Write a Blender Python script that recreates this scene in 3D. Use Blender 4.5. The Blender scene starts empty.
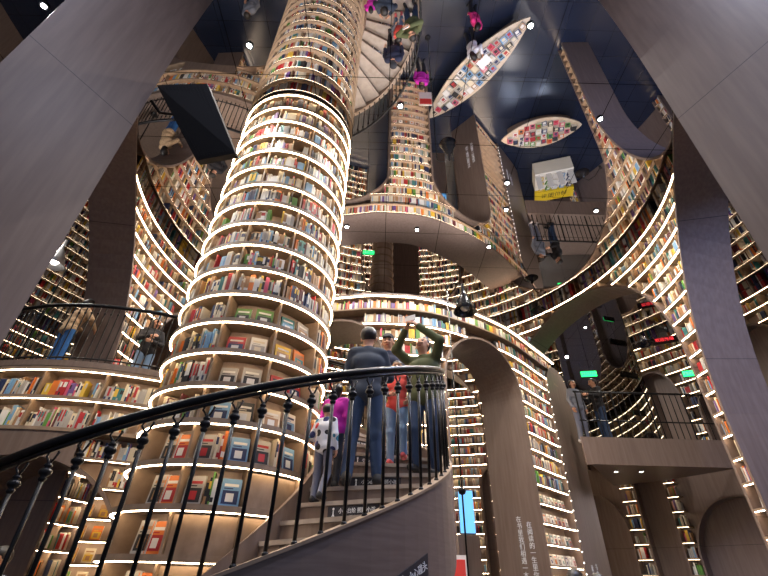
import bpy, math, random
import numpy as np
from mathutils import Vector, Matrix
R_ = random.Random(11)
SC = bpy.context.scene
COL = SC.collection
PI = math.pi
rad = math.radians

# ------------------------------------------------------------------ camera
EYE = 1.5
CEIL = 8.13
cam_data = bpy.data.cameras.new('camera')
cam = bpy.data.objects.new('camera', cam_data)
COL.objects.link(cam)
cam_data.sensor_width = 36.0
cam_data.lens = 422.6 / 768 * 36.0
cam_data.clip_start = 0.05
PITCH, ROLL = 0.605, 0.027
fw = Vector((0, math.cos(PITCH), math.sin(PITCH)))
up0 = Vector((0, -math.sin(PITCH), math.cos(PITCH)))
rt0 = Vector((1, 0, 0))
# the picture is turned by ROLL about the viewing axis
rt = rt0 * math.cos(ROLL) + up0 * math.sin(ROLL)
up = up0 * math.cos(ROLL) - rt0 * math.sin(ROLL)
M3 = Matrix((rt, up, -fw)).transposed()
cam.matrix_world = Matrix.Translation((0, 0, EYE)) @ M3.to_4x4()
SC.camera = cam

# ------------------------------------------------------------------ world, exposure
w = bpy.data.worlds.new('world'); SC.world = w
w.use_nodes = True
w.node_tree.nodes['Background'].inputs[0].default_value = (0.55, 0.62, 0.85, 1)
w.node_tree.nodes['Background'].inputs[1].default_value = 0.25
SC.view_settings.view_transform = 'Standard'
SC.view_settings.look = 'None'
SC.view_settings.gamma = 1.0
SC.view_settings.use_curve_mapping = False
SC.view_settings.exposure = 0.6
LED_POWER = 14.0
SPOT_W = 230.0


# ------------------------------------------------------------------ materials
def srgb(r, g, b):
    f = lambda c: (c / 255 / 12.92) if c / 255 <= 0.04045 else ((c / 255 + 0.055) / 1.055) ** 2.4
    return (f(r), f(g), f(b), 1)


def mat(name, col, rough=0.5, metal=0.0, emit=None, estr=0.0):
    m = bpy.data.materials.new(name); m.use_nodes = True
    b = m.node_tree.nodes['Principled BSDF']
    b.inputs['Base Color'].default_value = col
    b.inputs['Roughness'].default_value = rough
    b.inputs['Metallic'].default_value = metal
    if emit:
        b.inputs['Emission Color'].default_value = emit
        b.inputs['Emission Strength'].default_value = estr
    return m


def grain(name, c1, c2, rough=0.45, scale=(9, 9, 0.5), sc=2.0, panel=0.0):
    m = mat(name, c1, rough)
    nt = m.node_tree; N = nt.nodes; L = nt.links
    b = N['Principled BSDF']
    tc = N.new('ShaderNodeTexCoord'); mp = N.new('ShaderNodeMapping')
    mp.inputs['Scale'].default_value = scale
    nz = N.new('ShaderNodeTexNoise'); nz.inputs['Scale'].default_value = sc
    nz.inputs['Detail'].default_value = 6
    cr = N.new('ShaderNodeValToRGB')
    cr.color_ramp.elements[0].position = 0.35; cr.color_ramp.elements[0].color = c1
    cr.color_ramp.elements[1].position = 0.68; cr.color_ramp.elements[1].color = c2
    L.new(tc.outputs['Object'], mp.inputs[0]); L.new(mp.outputs[0], nz.inputs['Vector'])
    L.new(nz.outputs['Fac'], cr.inputs[0])
    out = cr.outputs[0]
    if panel:
        sx = N.new('ShaderNodeSeparateXYZ'); L.new(tc.outputs['Object'], sx.inputs[0])
        md = N.new('ShaderNodeMath'); md.operation = 'MODULO'; md.inputs[1].default_value = panel
        L.new(sx.outputs['Z'], md.inputs[0])
        lt = N.new('ShaderNodeMath'); lt.operation = 'LESS_THAN'; lt.inputs[1].default_value = 0.008
        L.new(md.outputs[0], lt.inputs[0])
        mx = N.new('ShaderNodeMix'); mx.data_type = 'RGBA'
        L.new(lt.outputs[0], mx.inputs['Factor']); L.new(out, mx.inputs['A'])
        mx.inputs['B'].default_value = (0.03, 0.025, 0.02, 1)
        out = mx.outputs['Result']
    L.new(out, b.inputs['Base Color'])
    return m


def tiles(name, col, joint, size, rough, metal):
    m = mat(name, col, rough, metal)
    nt = m.node_tree; N = nt.nodes; L = nt.links; b = N['Principled BSDF']
    tc = N.new('ShaderNodeTexCoord')
    br = N.new('ShaderNodeTexBrick'); br.offset = 0.0
    br.inputs['Color1'].default_value = col; br.inputs['Color2'].default_value = col
    br.inputs['Mortar'].default_value = joint
    br.inputs['Scale'].default_value = 1.0
    br.inputs['Brick Width'].default_value = size
    br.inputs['Row Height'].default_value = size
    br.inputs['Mortar Size'].default_value = 0.006
    L.new(tc.outputs['Object'], br.inputs['Vector'])
    L.new(br.outputs['Color'], b.inputs['Base Color'])
    return m


M = {}
M['wall'] = grain('brown_wall_wood', (0.150, 0.106, 0.088, 1), (0.19, 0.138, 0.116, 1), 0.42, (7, 7, 0.5), 3.0, 2.4)
M['stringer'] = grain('stringer_wood', (0.150, 0.106, 0.088, 1), (0.185, 0.135, 0.114, 1), 0.42, (1.2, 1.2, 16), 3.0)
M['tower_wall'] = grain('grey_brown_wood', (0.150, 0.104, 0.080, 1), (0.19, 0.136, 0.108, 1), 0.45, (7, 7, 0.5), 3.0)
M['shelf'] = grain('shelf_wood', (0.23, 0.16, 0.105, 1), (0.31, 0.22, 0.15, 1), 0.5, (4, 4, 4), 2.0)
M['back'] = grain('shelf_back_wood', (0.34, 0.25, 0.195, 1), (0.42, 0.32, 0.255, 1), 0.6, (6, 6, 0.6), 2.0)
M['tread'] = grain('tread_stone', (0.30, 0.25, 0.21, 1), (0.37, 0.31, 0.26, 1), 0.4, (3, 3, 3), 3.0)
M['led'] = mat('warm_led', (1, .9, .75, 1), 0.5, 0, (1.0, 0.74, 0.47, 1), LED_POWER)
M['ledwall'] = mat('wall_led', (1, .9, .75, 1), 0.5, 0, (1.0, 0.76, 0.52, 1), LED_POWER * 1.9)
M['leddim'] = mat('gallery_led', (1, .9, .75, 1), 0.5, 0, (1.0, 0.74, 0.47, 1), LED_POWER * .6)
M['lampglow'] = mat('lamp_glow', (1, 1, 1, 1), 0.5, 0, (1.0, 0.93, 0.85, 1), 9)
M['spotglow'] = mat('spot_glow', (1, 1, 1, 1), 0.5, 0, (0.92, 0.96, 1.0, 1), 60)
M['mirror'] = tiles('mirror_ceiling', (0.57, 0.57, 0.60, 1), (0.03, 0.03, 0.03, 1), 1.22, 0.012, 1.0)
M['floor'] = tiles('dark_floor_tile', (0.013, 0.018, 0.036, 1), (0.010, 0.012, 0.016, 1), 0.8, 0.22, 0.0)
M['black'] = mat('black_metal', (0.012, 0.012, 0.013, 1), 0.35, 0.6)
M['blackmatt'] = mat('black_paint', (0.005, 0.005, 0.006, 1), 0.8)
M['silver'] = mat('silver_metal', (.6, .6, .6, 1), .3, .8)
M['gloss'] = mat('black_gloss', (0.01, 0.01, 0.012, 1), 0.12)
M['wallmirror'] = tiles('dark_mirror_wall', (0.36, 0.38, 0.38, 1), (0.02, 0.02, 0.02, 1), 1.1, 0.02, 1.0)
M['greyglass'] = mat('dark_mirror_glass', (0.30, 0.31, 0.33, 1), 0.03, 1.0)
M['white'] = mat('white_print', (0.75, 0.75, 0.75, 1), 0.6)
M['paper'] = mat('paper_white', (0.72, 0.69, 0.62, 1), 0.8)
M['exit'] = mat('exit_green', (0, .4, .1, 1), .5, 0, (0.02, 1.0, 0.18, 1), 2.2)
M['redled'] = mat('red_screen_text', (.4, 0, 0, 1), .5, 0, (1.0, 0.05, 0.06, 1), 1.2)
M['screen'] = mat('blue_screen', (.1, .3, .5, 1), .3, 0, (0.14, 0.45, 0.9, 1), 1.0)
M['signblack'] = mat('sign_black', (0.02, 0.018, 0.025, 1), 0.5)
M['signred'] = mat('sign_red', (0.65, 0.05, 0.035, 1), 0.5)
M['yellow'] = mat('stand_yellow', (0.75, 0.55, 0.02, 1), 0.5)
M['tablewood'] = grain('pale_table_wood', (0.50, 0.40, 0.29, 1), (0.60, 0.50, 0.38, 1), 0.4, (3, 3, 3), 2)
# book palette: (word, colour)
PAL = [('cream', srgb(225, 212, 184)), ('white', srgb(232, 230, 224)), ('crimson', srgb(176, 32, 38)),
       ('navy', srgb(35, 50, 92)), ('teal', srgb(58, 128, 128)), ('orange', srgb(222, 120, 40)),
       ('yellow', srgb(224, 186, 62)), ('green', srgb(92, 146, 60)), ('black', srgb(34, 32, 34)),
       ('grey', srgb(176, 172, 166)), ('tan', srgb(172, 132, 92)), ('azure', srgb(120, 166, 204)),
       ('pink', srgb(214, 90, 120)), ('maroon', srgb(98, 38, 44)), ('violet', srgb(110, 78, 140))]
PALW = [19, 17, 7, 6, 5, 5, 4, 4, 7, 15, 9, 6, 2, 5, 3]
PM = [mat('cover_' + n, (c[0] * .8, c[1] * .8, c[2] * .8, 1), 0.55) for n, c in PAL]


# ------------------------------------------------------------------ mesh builder
class MB:
    def __init__(s): s.v = []; s.f = []; s.m = []
    def quadbox(s, c8, mi=0, skip=()):
        b = len(s.v); s.v += [tuple(p) for p in c8]
        for k, q in enumerate(((0, 3, 2, 1), (4, 5, 6, 7), (0, 1, 5, 4), (1, 2, 6, 5), (2, 3, 7, 6), (3, 0, 4, 7))):
            if k in skip: continue
            s.f.append(tuple(b + i for i in q)); s.m.append(mi)
    def box(s, x0, x1, y0, y1, z0, z1, mi=0):
        s.quadbox([(x0, y0, z0), (x1, y0, z0), (x1, y1, z0), (x0, y1, z0), (x0, y0, z1), (x1, y0, z1), (x1, y1, z1), (x0, y1, z1)], mi)
    def obox(s, c, ax, ay, az, mi=0):  # centre and three half-axis vectors
        c = Vector(c)
        P = [c - ax - ay - az, c + ax - ay - az, c + ax + ay - az, c - ax + ay - az,
             c - ax - ay + az, c + ax - ay + az, c + ax + ay + az, c - ax + ay + az]
        s.quadbox(P, mi)
    def tube(s, pts, r, n=8, mi=0, cap=True):
        pts = [Vector(p) for p in pts]; b0 = len(s.v)
        rs = r if hasattr(r, '__len__') else [r] * len(pts)
        ref = None
        for i, p in enumerate(pts):
            t = (pts[min(i + 1, len(pts) - 1)] - pts[max(i - 1, 0)]).normalized()
            if ref is None:
                ref = t.orthogonal().normalized()
            a = (ref - t * ref.dot(t)).normalized(); ref = a
            b = t.cross(a)
            for k in range(n):
                an = 2 * PI * k / n
                s.v.append(tuple(p + (a * math.cos(an) + b * math.sin(an)) * rs[i]))
        for i in range(len(pts) - 1):
            for k in range(n):
                k2 = (k + 1) % n
                s.f.append((b0 + i * n + k, b0 + i * n + k2, b0 + (i + 1) * n + k2, b0 + (i + 1) * n + k)); s.m.append(mi)
        if cap:
            s.f.append(tuple(b0 + k for k in range(n - 1, -1, -1))); s.m.append(mi)
            e = b0 + (len(pts) - 1) * n
            s.f.append(tuple(e + k for k in range(n))); s.m.append(mi)
    def lathe(s, prof, c=(0, 0, 0), n=20, mi=0, axis=None):
        b0 = len(s.v); c = Vector(c)
        if axis is None: X, Y, Z = Vector((1, 0, 0)), Vector((0, 1, 0)), Vector((0, 0, 1))
        else:
            Z = Vector(axis).normalized(); X = Z.orthogonal().normalized(); Y = Z.cross(X)
        for r, z in prof:
            for k in range(n):
                an = 2 * PI * k / n
                s.v.append(tuple(c + X * (r * math.cos(an)) + Y * (r * math.sin(an)) + Z * z))
        for i in range(len(prof) - 1):
            for k in range(n):
                k2 = (k + 1) % n
                s.f.append((b0 + i * n + k, b0 + i * n + k2, b0 + (i + 1) * n + k2, b0 + (i + 1) * n + k)); s.m.append(mi)
    def prism(s, poly, z0, z1, mi=0):
        b = len(s.v); n = len(poly)
        s.v += [(x, y, z0) for x, y in poly] + [(x, y, z1) for x, y in poly]
        s.f.append(tuple(b + i for i in range(n - 1, -1, -1))); s.m.append(mi)
        s.f.append(tuple(b + n + i for i in range(n))); s.m.append(mi)
        for i in range(n):
            j = (i + 1) % n
            s.f.append((b + i, b + j, b + n + j, b + n + i)); s.m.append(mi)
    # a curved slab that follows a path: u range, z range, depth range (depth runs into the wall)
    def cslab(s, path, u0, u1, z0, z1, d0, d1, step=0.25, mi=0, dz=None):
        n = max(1, int(math.ceil(abs(u1 - u0) / step)))
        b = len(s.v)
        for i in range(n + 1):
            u = u0 + (u1 - u0) * i / n
            for d, z in ((d0, z0), (d1, z0), (d1, z1), (d0, z1)):
                x, y = path.at(u, d); s.v.append((x, y, z))
        for i in range(n):
            a = b + 4 * i
            for k in range(4):
                k2 = (k + 1) % 4
                s.f.append((a + k, a + k2, a + 4 + k2, a + 4 + k)); s.m.append(mi)
        s.f.append((b + 3, b + 2, b + 1, b)); s.m.append(mi)
        e = b + 4 * n
        s.f.append((e, e + 1, e + 2, e + 3)); s.m.append(mi)
    def build(s, name, mats, parent=None, smooth=False, origin=None):
        me = bpy.data.meshes.new(name)
        v = s.v
        if origin is not None:
            ox, oy, oz = origin; v = [(x - ox, y - oy, z - oz) for x, y, z in v]
        me.from_pydata(v, [], s.f)
        mats = mats if isinstance(mats, (list, tuple)) else [mats]
        for m in mats: me.materials.append(m)
        if len(mats) > 1: me.polygons.foreach_set('material_index', s.m)
        if smooth: me.polygons.foreach_set('use_smooth', [True] * len(me.polygons))
        me.update()
        o = bpy.data.objects.new(name, me); COL.objects.link(o)
        if parent is not None: o.parent = parent
        if origin is not None: o.location = origin
        return o


def tag(o, label=None, cat=None, group=None, kind=None):
    if label: o['label'] = label
    if cat: o['category'] = cat
    if group: o['group'] = group
    if kind: o['kind'] = kind
    return o


def thing(name, label, cat, loc=(0, 0, 0), rz=0.0, group=None):
    o = bpy.data.objects.new(name, None); COL.objects.link(o)
    o.location = loc; o.rotation_euler = (0, 0, rz); o.empty_display_size = 0.1
    return tag(o, label, cat, group)


def struct(o): o['kind'] = 'structure'; return o


def fix_normals(o):
    import bmesh
    bm = bmesh.new(); bm.from_mesh(o.data); bmesh.ops.recalc_face_normals(bm, faces=bm.faces[:]); bm.to_mesh(o.data); bm.free()


# ------------------------------------------------------------------ paths
class Circle:
    """side=-1: seen from inside (hall wall); side=+1: seen from outside (column)."""
    def __init__(s, c, r, side): s.c = c; s.r = r; s.side = side
    def at(s, u, d):
        th = u / s.r; r = s.r - s.side * d
        return s.c[0] + r * math.cos(th), s.c[1] + r * math.sin(th)
    def nrm(s, u): th = u / s.r; return Vector((s.side * math.cos(th), s.side * math.sin(th), 0))
    def tan(s, u): th = u / s.r; return Vector((-math.sin(th), math.cos(th), 0))


class Poly:
    """smooth open path through points; the visible side is to the right of its direction (towards the hall)."""
    def __init__(s, pts, n=24):
        P = [np.array(p, float) for p in pts]; P = [2 * P[0] - P[1]] + P + [2 * P[-1] - P[-2]]
        q = []
        for i in range(1, len(P) - 2):
            for k in range(n):
                t = k / n
                q.append(0.5 * ((2 * P[i]) + (-P[i-1] + P[i+1]) * t + (2*P[i-1] - 5*P[i] + 4*P[i+1] - P[i+2]) * t*t + (-P[i-1] + 3*P[i] - 3*P[i+1] + P[i+2]) * t**3))
        q.append(P[-2]); s.q = np.array(q)
        s.s = np.r_[0, np.cumsum(np.hypot(*np.diff(s.q, axis=0).T))]; s.len = s.s[-1]
    def _p(s, u): return np.array([np.interp(u, s.s, s.q[:, 0]), np.interp(u, s.s, s.q[:, 1])])
    def tan(s, u):
        u = min(max(u, 0.02), s.len - 0.02); t = s._p(u + .02) - s._p(u - .02); t /= np.hypot(*t); return Vector((t[0], t[1], 0))
    def nrm(s, u): t = s.tan(u); return Vector((t.y, -t.x, 0))
    def at(s, u, d): p = s._p(u); n = s.nrm(u); return p[0] - n.x * d, p[1] - n.y * d


class Arch:
    def __init__(s, uc, hw, zs, rise, z0=0.0): s.uc, s.hw, s.zs, s.rise, s.z0 = uc, hw, zs, rise, z0
    def half(s, z):
        if z < s.z0: return 0
        if z <= s.zs: return s.hw
        if z >= s.zs + s.rise: return 0
        return s.hw * math.sqrt(1 - ((z - s.zs) / s.rise) ** 2)
    def top(s, u):
        e = abs(u - s.uc) / s.hw
        return s.zs + s.rise * math.sqrt(1 - e * e) if e < 1 else None
    def outline(s, n=40, zmax=99):
        pts = [(s.uc - s.hw, s.z0 + (s.zs - s.z0) * k / 6) for k in range(6)]
        pts += [(s.uc - s.hw * math.cos(PI * k / n), s.zs + s.rise * math.sin(PI * k / n)) for k in range(n + 1)]
        pts += [(s.uc + s.hw, s.z0 + (s.zs - s.z0) * (5 - k) / 6) for k in range(6)]
        runs = []; cur = []
        for p in pts:
            if p[1] <= zmax: cur.append(p)
            elif cur: runs.append(cur); cur = []
        if cur: runs.append(cur)
        return runs


def free(u0, u1, z, arches, margin=0.0):
    iv = [(u0, u1)]
    for a in arches:
        h = a.half(z)
        if h <= 0: continue
        h += margin; out = []
        for p, q in iv:
            if a.uc - h > p: out.append((p, min(q, a.uc - h)))
            if a.uc + h < q: out.append((max(p, a.uc + h), q))
        iv = [(p, q) for p, q in out if q - p > 0.06]
    return iv


def wall_panel(name, path, u0, u1, zt, arches, depths, m, zb=0.0):
    """the wall's own panels (one per depth), cut out round the arches"""
    us = set(np.linspace(u0, u1, max(2, int((u1 - u0) / 0.2))))
    for a in arches:
        for k in range(49):
            u = a.uc - a.hw * math.cos(PI * k / 48)
            if u0 <= u <= u1: us.add(u)
        for e in (-1, 1):
            for d in (-1e-4, 1e-4):
                u = a.uc + e * a.hw + d
                if u0 <= u <= u1: us.add(u)
    us = sorted(us); b = MB()
    for d in depths:
        for ua, ub in zip(us[:-1], us[1:]):
            za = zb_ = zb
            for a in arches:
                t1, t2 = a.top(ua), a.top(ub)
                if t1 is not None or t2 is not None:
                    if t1 is None and t2 is None: continue
                    if t1 is not None: za = max(za, t1)
                    if t2 is not None: zb_ = max(zb_, t2)
                    if t1 is None and ub - ua < 1e-3: za = zb_
                    if t2 is None and ub - ua < 1e-3: zb_ = za
            if za >= zt - .01 and zb_ >= zt - .01: continue
            za, zb_ = min(za, zt), min(zb_, zt)
            A = path.at(ua, d); B = path.at(ub, d); i = len(b.v)
            b.v += [(A[0], A[1], za), (B[0], B[1], zb_), (B[0], B[1], zt), (A[0], A[1], zt)]
            b.f.append((i, i + 1, i + 2, i + 3)); b.m.append(0)
    return b.build(name, m)


def lining(name, path, a, d0, d1, m, zmax=99, th=0.05):
    """the smooth reveal that runs through an arch"""
    b = MB()
    for run in a.outline(40, zmax):
        i0 = len(b.v)
        for u, z in run:
            # outward direction in (u,z)
            if z <= a.zs: ou, oz = (-1 if u < a.uc else 1), 0
            else:
                ou = (u - a.uc) / a.hw ** 2; oz = (z - a.zs) / a.rise ** 2; l = math.hypot(ou, oz); ou /= l; oz /= l
            for du, d in ((0, d0), (0, d1), (th, d1), (th, d0)):
                x, y = path.at(u + ou * du, d); b.v.append((x, y, z + oz * du))
        for k in range(len(run) - 1):
            p = i0 + 4 * k
            for j in range(4):
                j2 = (j + 1) % 4
                b.f.append((p + j, p + j2, p + 4 + j2, p + 4 + j)); b.m.append(0)
        b.f.append((i0, i0 + 1, i0 + 2, i0 + 3)); b.m.append(0)
        e = i0 + 4 * (len(run) - 1)
        b.f.append((e + 3, e + 2, e + 1, e)); b.m.append(0)
    o = b.build(name, m, smooth=False)
    fix_normals(o)
    return o


# ------------------------------------------------------------------ visibility estimate used to pick which books are separate
def project(p):
    d = Vector(p) - Vector((0, 0, EYE)); z = d.dot(fw)
    if z < 0.1: return None
    return 384 + 422.6 * d.dot(rt) / z, 288 - 422.6 * d.dot(up) / z, z


def seen(p, n, margin=25):
    """0 when out of frame or facing away; else squared scale in the picture (direct or by the mirror)"""
    best = 0
    for q, nn, k in ((p, n, 1.0), ((p[0], p[1], 2 * CEIL - p[2]), n, 0.7)):
        pr = project(q)
        if pr is None: continue
        x, y, z = pr
        if -margin < x < 768 + margin and -margin < y < 576 + margin:
            d = (Vector((0, 0, EYE)) - Vector(q))
            c = d.normalized().dot(nn)
            if c > -0.05: best = max(best, k * (422.6 / z) ** 2 * max(c, .05))
    return best


BOOKS = []      # dicts of the upright books
def fill_books(path, u0, u1, z, d_spine, clear, where, seed, density=1.0, tall=1.0, lean=True, order=None, cols=None):
    """stand books side by side on a shelf; the list is kept until all are known"""
    rr = random.Random(seed); u = u0 + 0.015; row = []
    while u < u1 - 0.02:
        if rr.random() > density:
            u += rr.uniform(0.08, 0.22); continue
        # a run of equal volumes now and then
        n = rr.choice([1, 1, 1, 1, 2, 3, 5]); ci = rr.choices(range(len(PAL)), PALW)[0] if cols is None else rr.choice(cols)
        h = min(clear * 0.93, rr.uniform(0.17, 0.265) * tall); wd = rr.uniform(0.012, 0.034) * (1 if n < 4 else .8); dp = rr.uniform(0.13, 0.17)
        for _ in range(n):
            if u + wd > u1 - 0.01: u += 0.02; break
            row.append(dict(path=path, u=u + wd / 2, z=z, w=wd * .94, h=h, dp=dp, d=d_spine + rr.uniform(0, .02), c=ci,
                            lab=rr.random(), where=where, seed=rr.random(), dp0=d_spine))
            u += wd
    for i, b in enumerate(row):
        b['prev'] = row[i - 1]['c'] if i else None; b['next'] = row[i + 1]['c'] if i + 1 < len(row) else None; b['i'] = i; b['n'] = len(row)
        pt = b['path'].at(b['u'], b['d']); p = (pt[0], pt[1], b['z'] + b['h'] / 2)
        s = seen(p, b['path'].nrm(b['u']))
        if s > 0:
            b['px'] = s * b['w'] * b['h']; BOOKS.append(b)


COVERS = []     # face-out books
def face_book(path, u, z, d, wd, hh, ca, cb, cc, where, lean=0.12):
    COVERS.append(dict(path=path, u=u, z=z, d=d, w=wd, h=hh, a=ca, b=cb, c=cc, where=where, lean=lean))


def shelves(t, path, u0, u1, levels, arches, depth, zt, split=None, uprights=(), led=True, where='', pitch=.36, seed=0, density=1.0, books=True,
            margin=0.05, step=.25, th=.035, dspine=.05, cover_levels=(), zmin=0.0, led_from=0):
    """boards with their light strips, uprights and books along a path, cut out round arches"""
    for li, z in enumerate(levels):
        for (p, q) in free(u0, u1, z - 0.02, arches, margin):
            mid = path.at((p + q) / 2, 0); b = MB(); b.cslab(path, p, q, z, z + th, 0.0, depth, step)
            bo = b.build('shelf_board', M['shelf'], t)
            if led and li >= led_from:
                l = MB(); l.cslab(path, p + .01, q - .01, z - .006, z, .004, .026, step)
                tag(l.build('light_strip', M['led'] if led is True else led, bo), 'glowing warm white strip')
            top = z + pitch
            if not books: continue
            for (p2, q2) in free(p, q, min(top - .06, z + .28), arches, margin + .01):
                if q2 - p2 < .1: continue
                cuts = [p2] + [u for u in sorted(uprights) if p2 + .03 < u < q2 - .03] + [q2]
                for k, (a, c) in enumerate(zip(cuts[:-1], cuts[1:])):
                    if z + .1 < zmin: continue
                    if any(lo <= z <= hi for lo, hi in cover_levels):
                        uu = a + .12
                        while uu < c - .08:
                            face_book(path, uu, z + th, dspine + .06, .13, .19, R_.choice([1, 1, 0, 9]), R_.choice([10, 8, 2, 1]), R_.choice([3, 4, 9, 5]), where + (li,))
                            uu += .19
                        continue
                    fill_books(path, a + .012, c - .012, z + th, dspine, pitch - th - .02, where + (li,), seed + li * 31 + k * 7 + int(p * 10), density)
    for u in uprights:
        zl = zmin
        for a in arches:
            tp = a.top(u)
            if tp is not None: zl = max(zl, tp + .06)
            elif abs(abs(u - a.uc) - a.hw) < margin: zl = 99
        if zl > zt - .2: continue
        b = MB(); b.cslab(path, u - .011, u + .011, zl, zt, .02, depth, 1); b.build('upright', M['shelf'], t)


# ================================================================== STRUCTURE
HC = (0.3, 7.0); HR = 5.35
def hu(deg): return rad(deg) * HR
hall = Circle(HC, HR, -1)
WT = 0.86
arch_cam = Arch(hu(-92.5), hu(26.5), 5.4, 5.0)
arch_B = Arch(hu(-29.3), hu(27), 3.5, 4.6)
arch_A = Arch(hu(26.5), hu(25.5), 5.1, 2.70)
arch_J = Arch(hu(82), hu(20), 5.1, 2.1)
arch_E = Arch(hu(147.5), hu(20.5), 5.2, 1.95)
arch_D = Arch(hu(207.5), hu(31.5), 4.2, 3.9)
ARC = [arch_cam, arch_B, arch_A, arch_J, arch_E, arch_D]

b = MB(); b.box(-13, 13, -6, 20, -.1, 0); struct(b.build('floor', M['floor']))
b = MB(); b.box(-13, 13, -6, 20, CEIL, CEIL + .1); struct(b.build('ceiling', M['mirror']))
U0, U1 = hu(-124), hu(236)
for nm, ua, ub in (('wall_front', hu(-124), hu(-61)), ('wall_right', hu(-61), hu(57)), ('wall_back', hu(57), hu(115)), ('wall_left', hu(115), hu(236))):
    struct(wall_panel(nm, hall, ua, ub, CEIL, ARC, (.31, WT), M['wall']))
for k, a in enumerate(ARC):
    struct(lining('trim_%d' % (k + 1), hall, a, 0.0, WT, M['wall'], CEIL))

PITCHH = .36
levels = [7.87 - .36 * k for k in range(23)]
def ups(a, b, st=.8):
    n = int((b - a) / (st * .62)); return [a + (b - a) * (k + .5) / max(n, 1) for k in range(n)]
# the hall's wall bookcases, each between the middles of two arches
for lab, ua, ub, zb, nm in (
        ('curved wall bookcase of lit shelves right of the balcony arch, narrow at its foot', hu(-29.3), hu(26.5), 0, 'right'),
        ('curved back wall bookcase of lit shelves seen through the big arch of the book tower', hu(26.5), hu(82), 0, 'back right'),
        ('curved bookcase of lit shelves behind the round column, left of the grey back arch', hu(82), hu(147.5), 0, 'back left'),
        ('curved bookcase of brightly lit shelves left of the column, above the left balcony', hu(147.5), hu(207.5), 0, 'left')):
    t = thing('wall_bookcase', lab, 'bookcase', (0, 0, 0))
    covers = [(0.0, 2.6)] if nm == 'back right' else ([(0.0, 2.75)] if nm == 'right' else [])
    shelves(t, hall, ua + .004, ub - .004, levels, ARC, .30, CEIL, uprights=ups(ua, ub), where=('wall', nm), seed=hash(nm) % 97 if False else len(nm) * 13,
            cover_levels=covers, density=.97, margin=.02, led=M['ledwall'])

# outer gallery wall beyond the arches
outer = Circle(HC, 9.6, -1)
def ou(deg): return rad(deg) * 9.6
outer_left = Circle(HC, 12.4, -1)
def ol(deg): return rad(deg) * 12.4
struct(wall_panel('wall_right_outer', outer, ou(-45), ou(143), CEIL, [], (.31,), M['wall']))
struct(wall_panel('wall_left_outer', outer_left, ol(138), ol(215), CEIL, [], (.31,), M['wall']))
blind = [Arch(ou(39.4), ou(2.2), 4.4, .1), Arch(ou(28), ou(6.8), 2.1, 1.3), Arch(ou(51), ou(6.4), 2.6, 1.3), Arch(ou(15.5), ou(4.6), 5.6, 1.6), Arch(ou(0), ou(9), 5.2, 1.4), Arch(ou(-20), ou(8), 5.2, 1.4),
         Arch(ou(43.5), ou(5.2), 6.2, 1.2, 4.55), Arch(ou(33.2), ou(3.6), 6.0, 1.0, 4.55), Arch(ou(24), ou(3.2), 5.4, .8, 4.55), Arch(ou(66), ou(4), 4.2, .8), Arch(ou(86), ou(4), 4.2, .8)]
for k, a in enumerate(blind):
    struct(lining('trim_%d' % (k + 7), outer, a, 0.0, .30, M['wall'], CEIL))
t = thing('wall_bookcase', 'gallery bookcase of lit shelves behind the right balcony, seen through the balcony arch', 'bookcase')
shelves(t, outer, ou(-28), ou(56), levels, blind + [Arch(ou(28), ou(6.9), 4.4, .1), Arch(ou(51), ou(6.5), 4.4, .1)], .30, CEIL, where=('gallery', 'right'), seed=501, uprights=ups(ou(-28), ou(56), 1.0), step=.5, density=.95, led=M['leddim'])
t = thing('wall_bookcase', 'far bookcase of lit shelves deep behind the big arch of the book tower', 'bookcase')
shelves(t, outer, ou(56.1), ou(130), levels, blind, .30, CEIL, where=('gallery', 'far'), seed=601, uprights=ups(ou(57), ou(130), 1.0), step=.5, density=.95, led=M['ledwall'])
t = thing('wall_bookcase', 'gallery bookcase of steep lit shelves behind the person in the leopard print top', 'bookcase')
shelves(t, outer_left, ol(145), ol(164), levels, [], .30, CEIL, where=('gallery', 'left'), seed=701, uprights=ups(ol(145), ol(164), .8), step=.5, density=.95, led=M['leddim'])
# slim round column behind the back arch
t = thing('ringed_column', 'slim grey ringed column behind the book tower, seen in the mirror', 'column', (-.1, 13.7, 0))
b = MB(); b.lathe([(.42, 0), (.42, 4), (.50, 6), (.66, CEIL)], n=32); b.build('shaft', M['back'], t, True)
for k in range(22):
    z = .3 + .36 * k; r = .45 if z < 4 else .45 + (.08 * (z - 4) / 2 if z < 6 else .08 + .16 * (z - 6) / 2.24)
    b = MB(); b.lathe([(r - .08, z), (r, z), (r, z + .05), (r - .08, z + .05)], n=32); b.build('ring_board', M['shelf'], t)

# ------------------------------------------------------------------ the book tower at the back
tw = Poly([(-3.2, 8.9), (-2.1, 8.4), (-.9, 8.12), (0, 8.0), (1.3, 8.2), (2.94, 9.2), (4.15, 10.42), (4.95, 11.3), (5.35, 11.75), (5.62, 12.1)])
TTOP = 6.82
def tu_az(az):  # arc position seen at an azimuth
    us = np.linspace(0, tw.len, 2000); P = np.array([tw._p(u) for u in us]); A = np.degrees(np.arctan2(P[:, 0], P[:, 1]))
    return float(us[np.argmin(abs(A - az))])
uG1, uM0, uM1, uF0 = tu_az(.2), tu_az(9.3), tu_az(19.0), tu_az(22.5)
t_arches = [Arch((uM0 + uM1) / 2, (uM1 - uM0) / 2, 5.0, 1.15), Arch(uG1 - 1.05, 1.05, 5.2, 1.0)]
aF = Arch((uF0 + tw.len) / 2, (tw.len - uF0) / 2 + .02, 5.7, .98)
uR = tu_az(23.8)
tower = thing('book_tower', 'brown book tower with arches and two rows of books along its rim, behind the staircase', 'tower', (0, 8.0, 0))
tower.location = (0, 0, 0)
tp = wall_panel('tower_wall', tw, 0, uR, TTOP, t_arches, (.31, 1.1), M['tower_wall']); tp.parent = tower
for a in t_arches:
    lining('arch_lining', tw, a, 0.0, 1.1, M['tower_wall']).parent = tower
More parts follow.
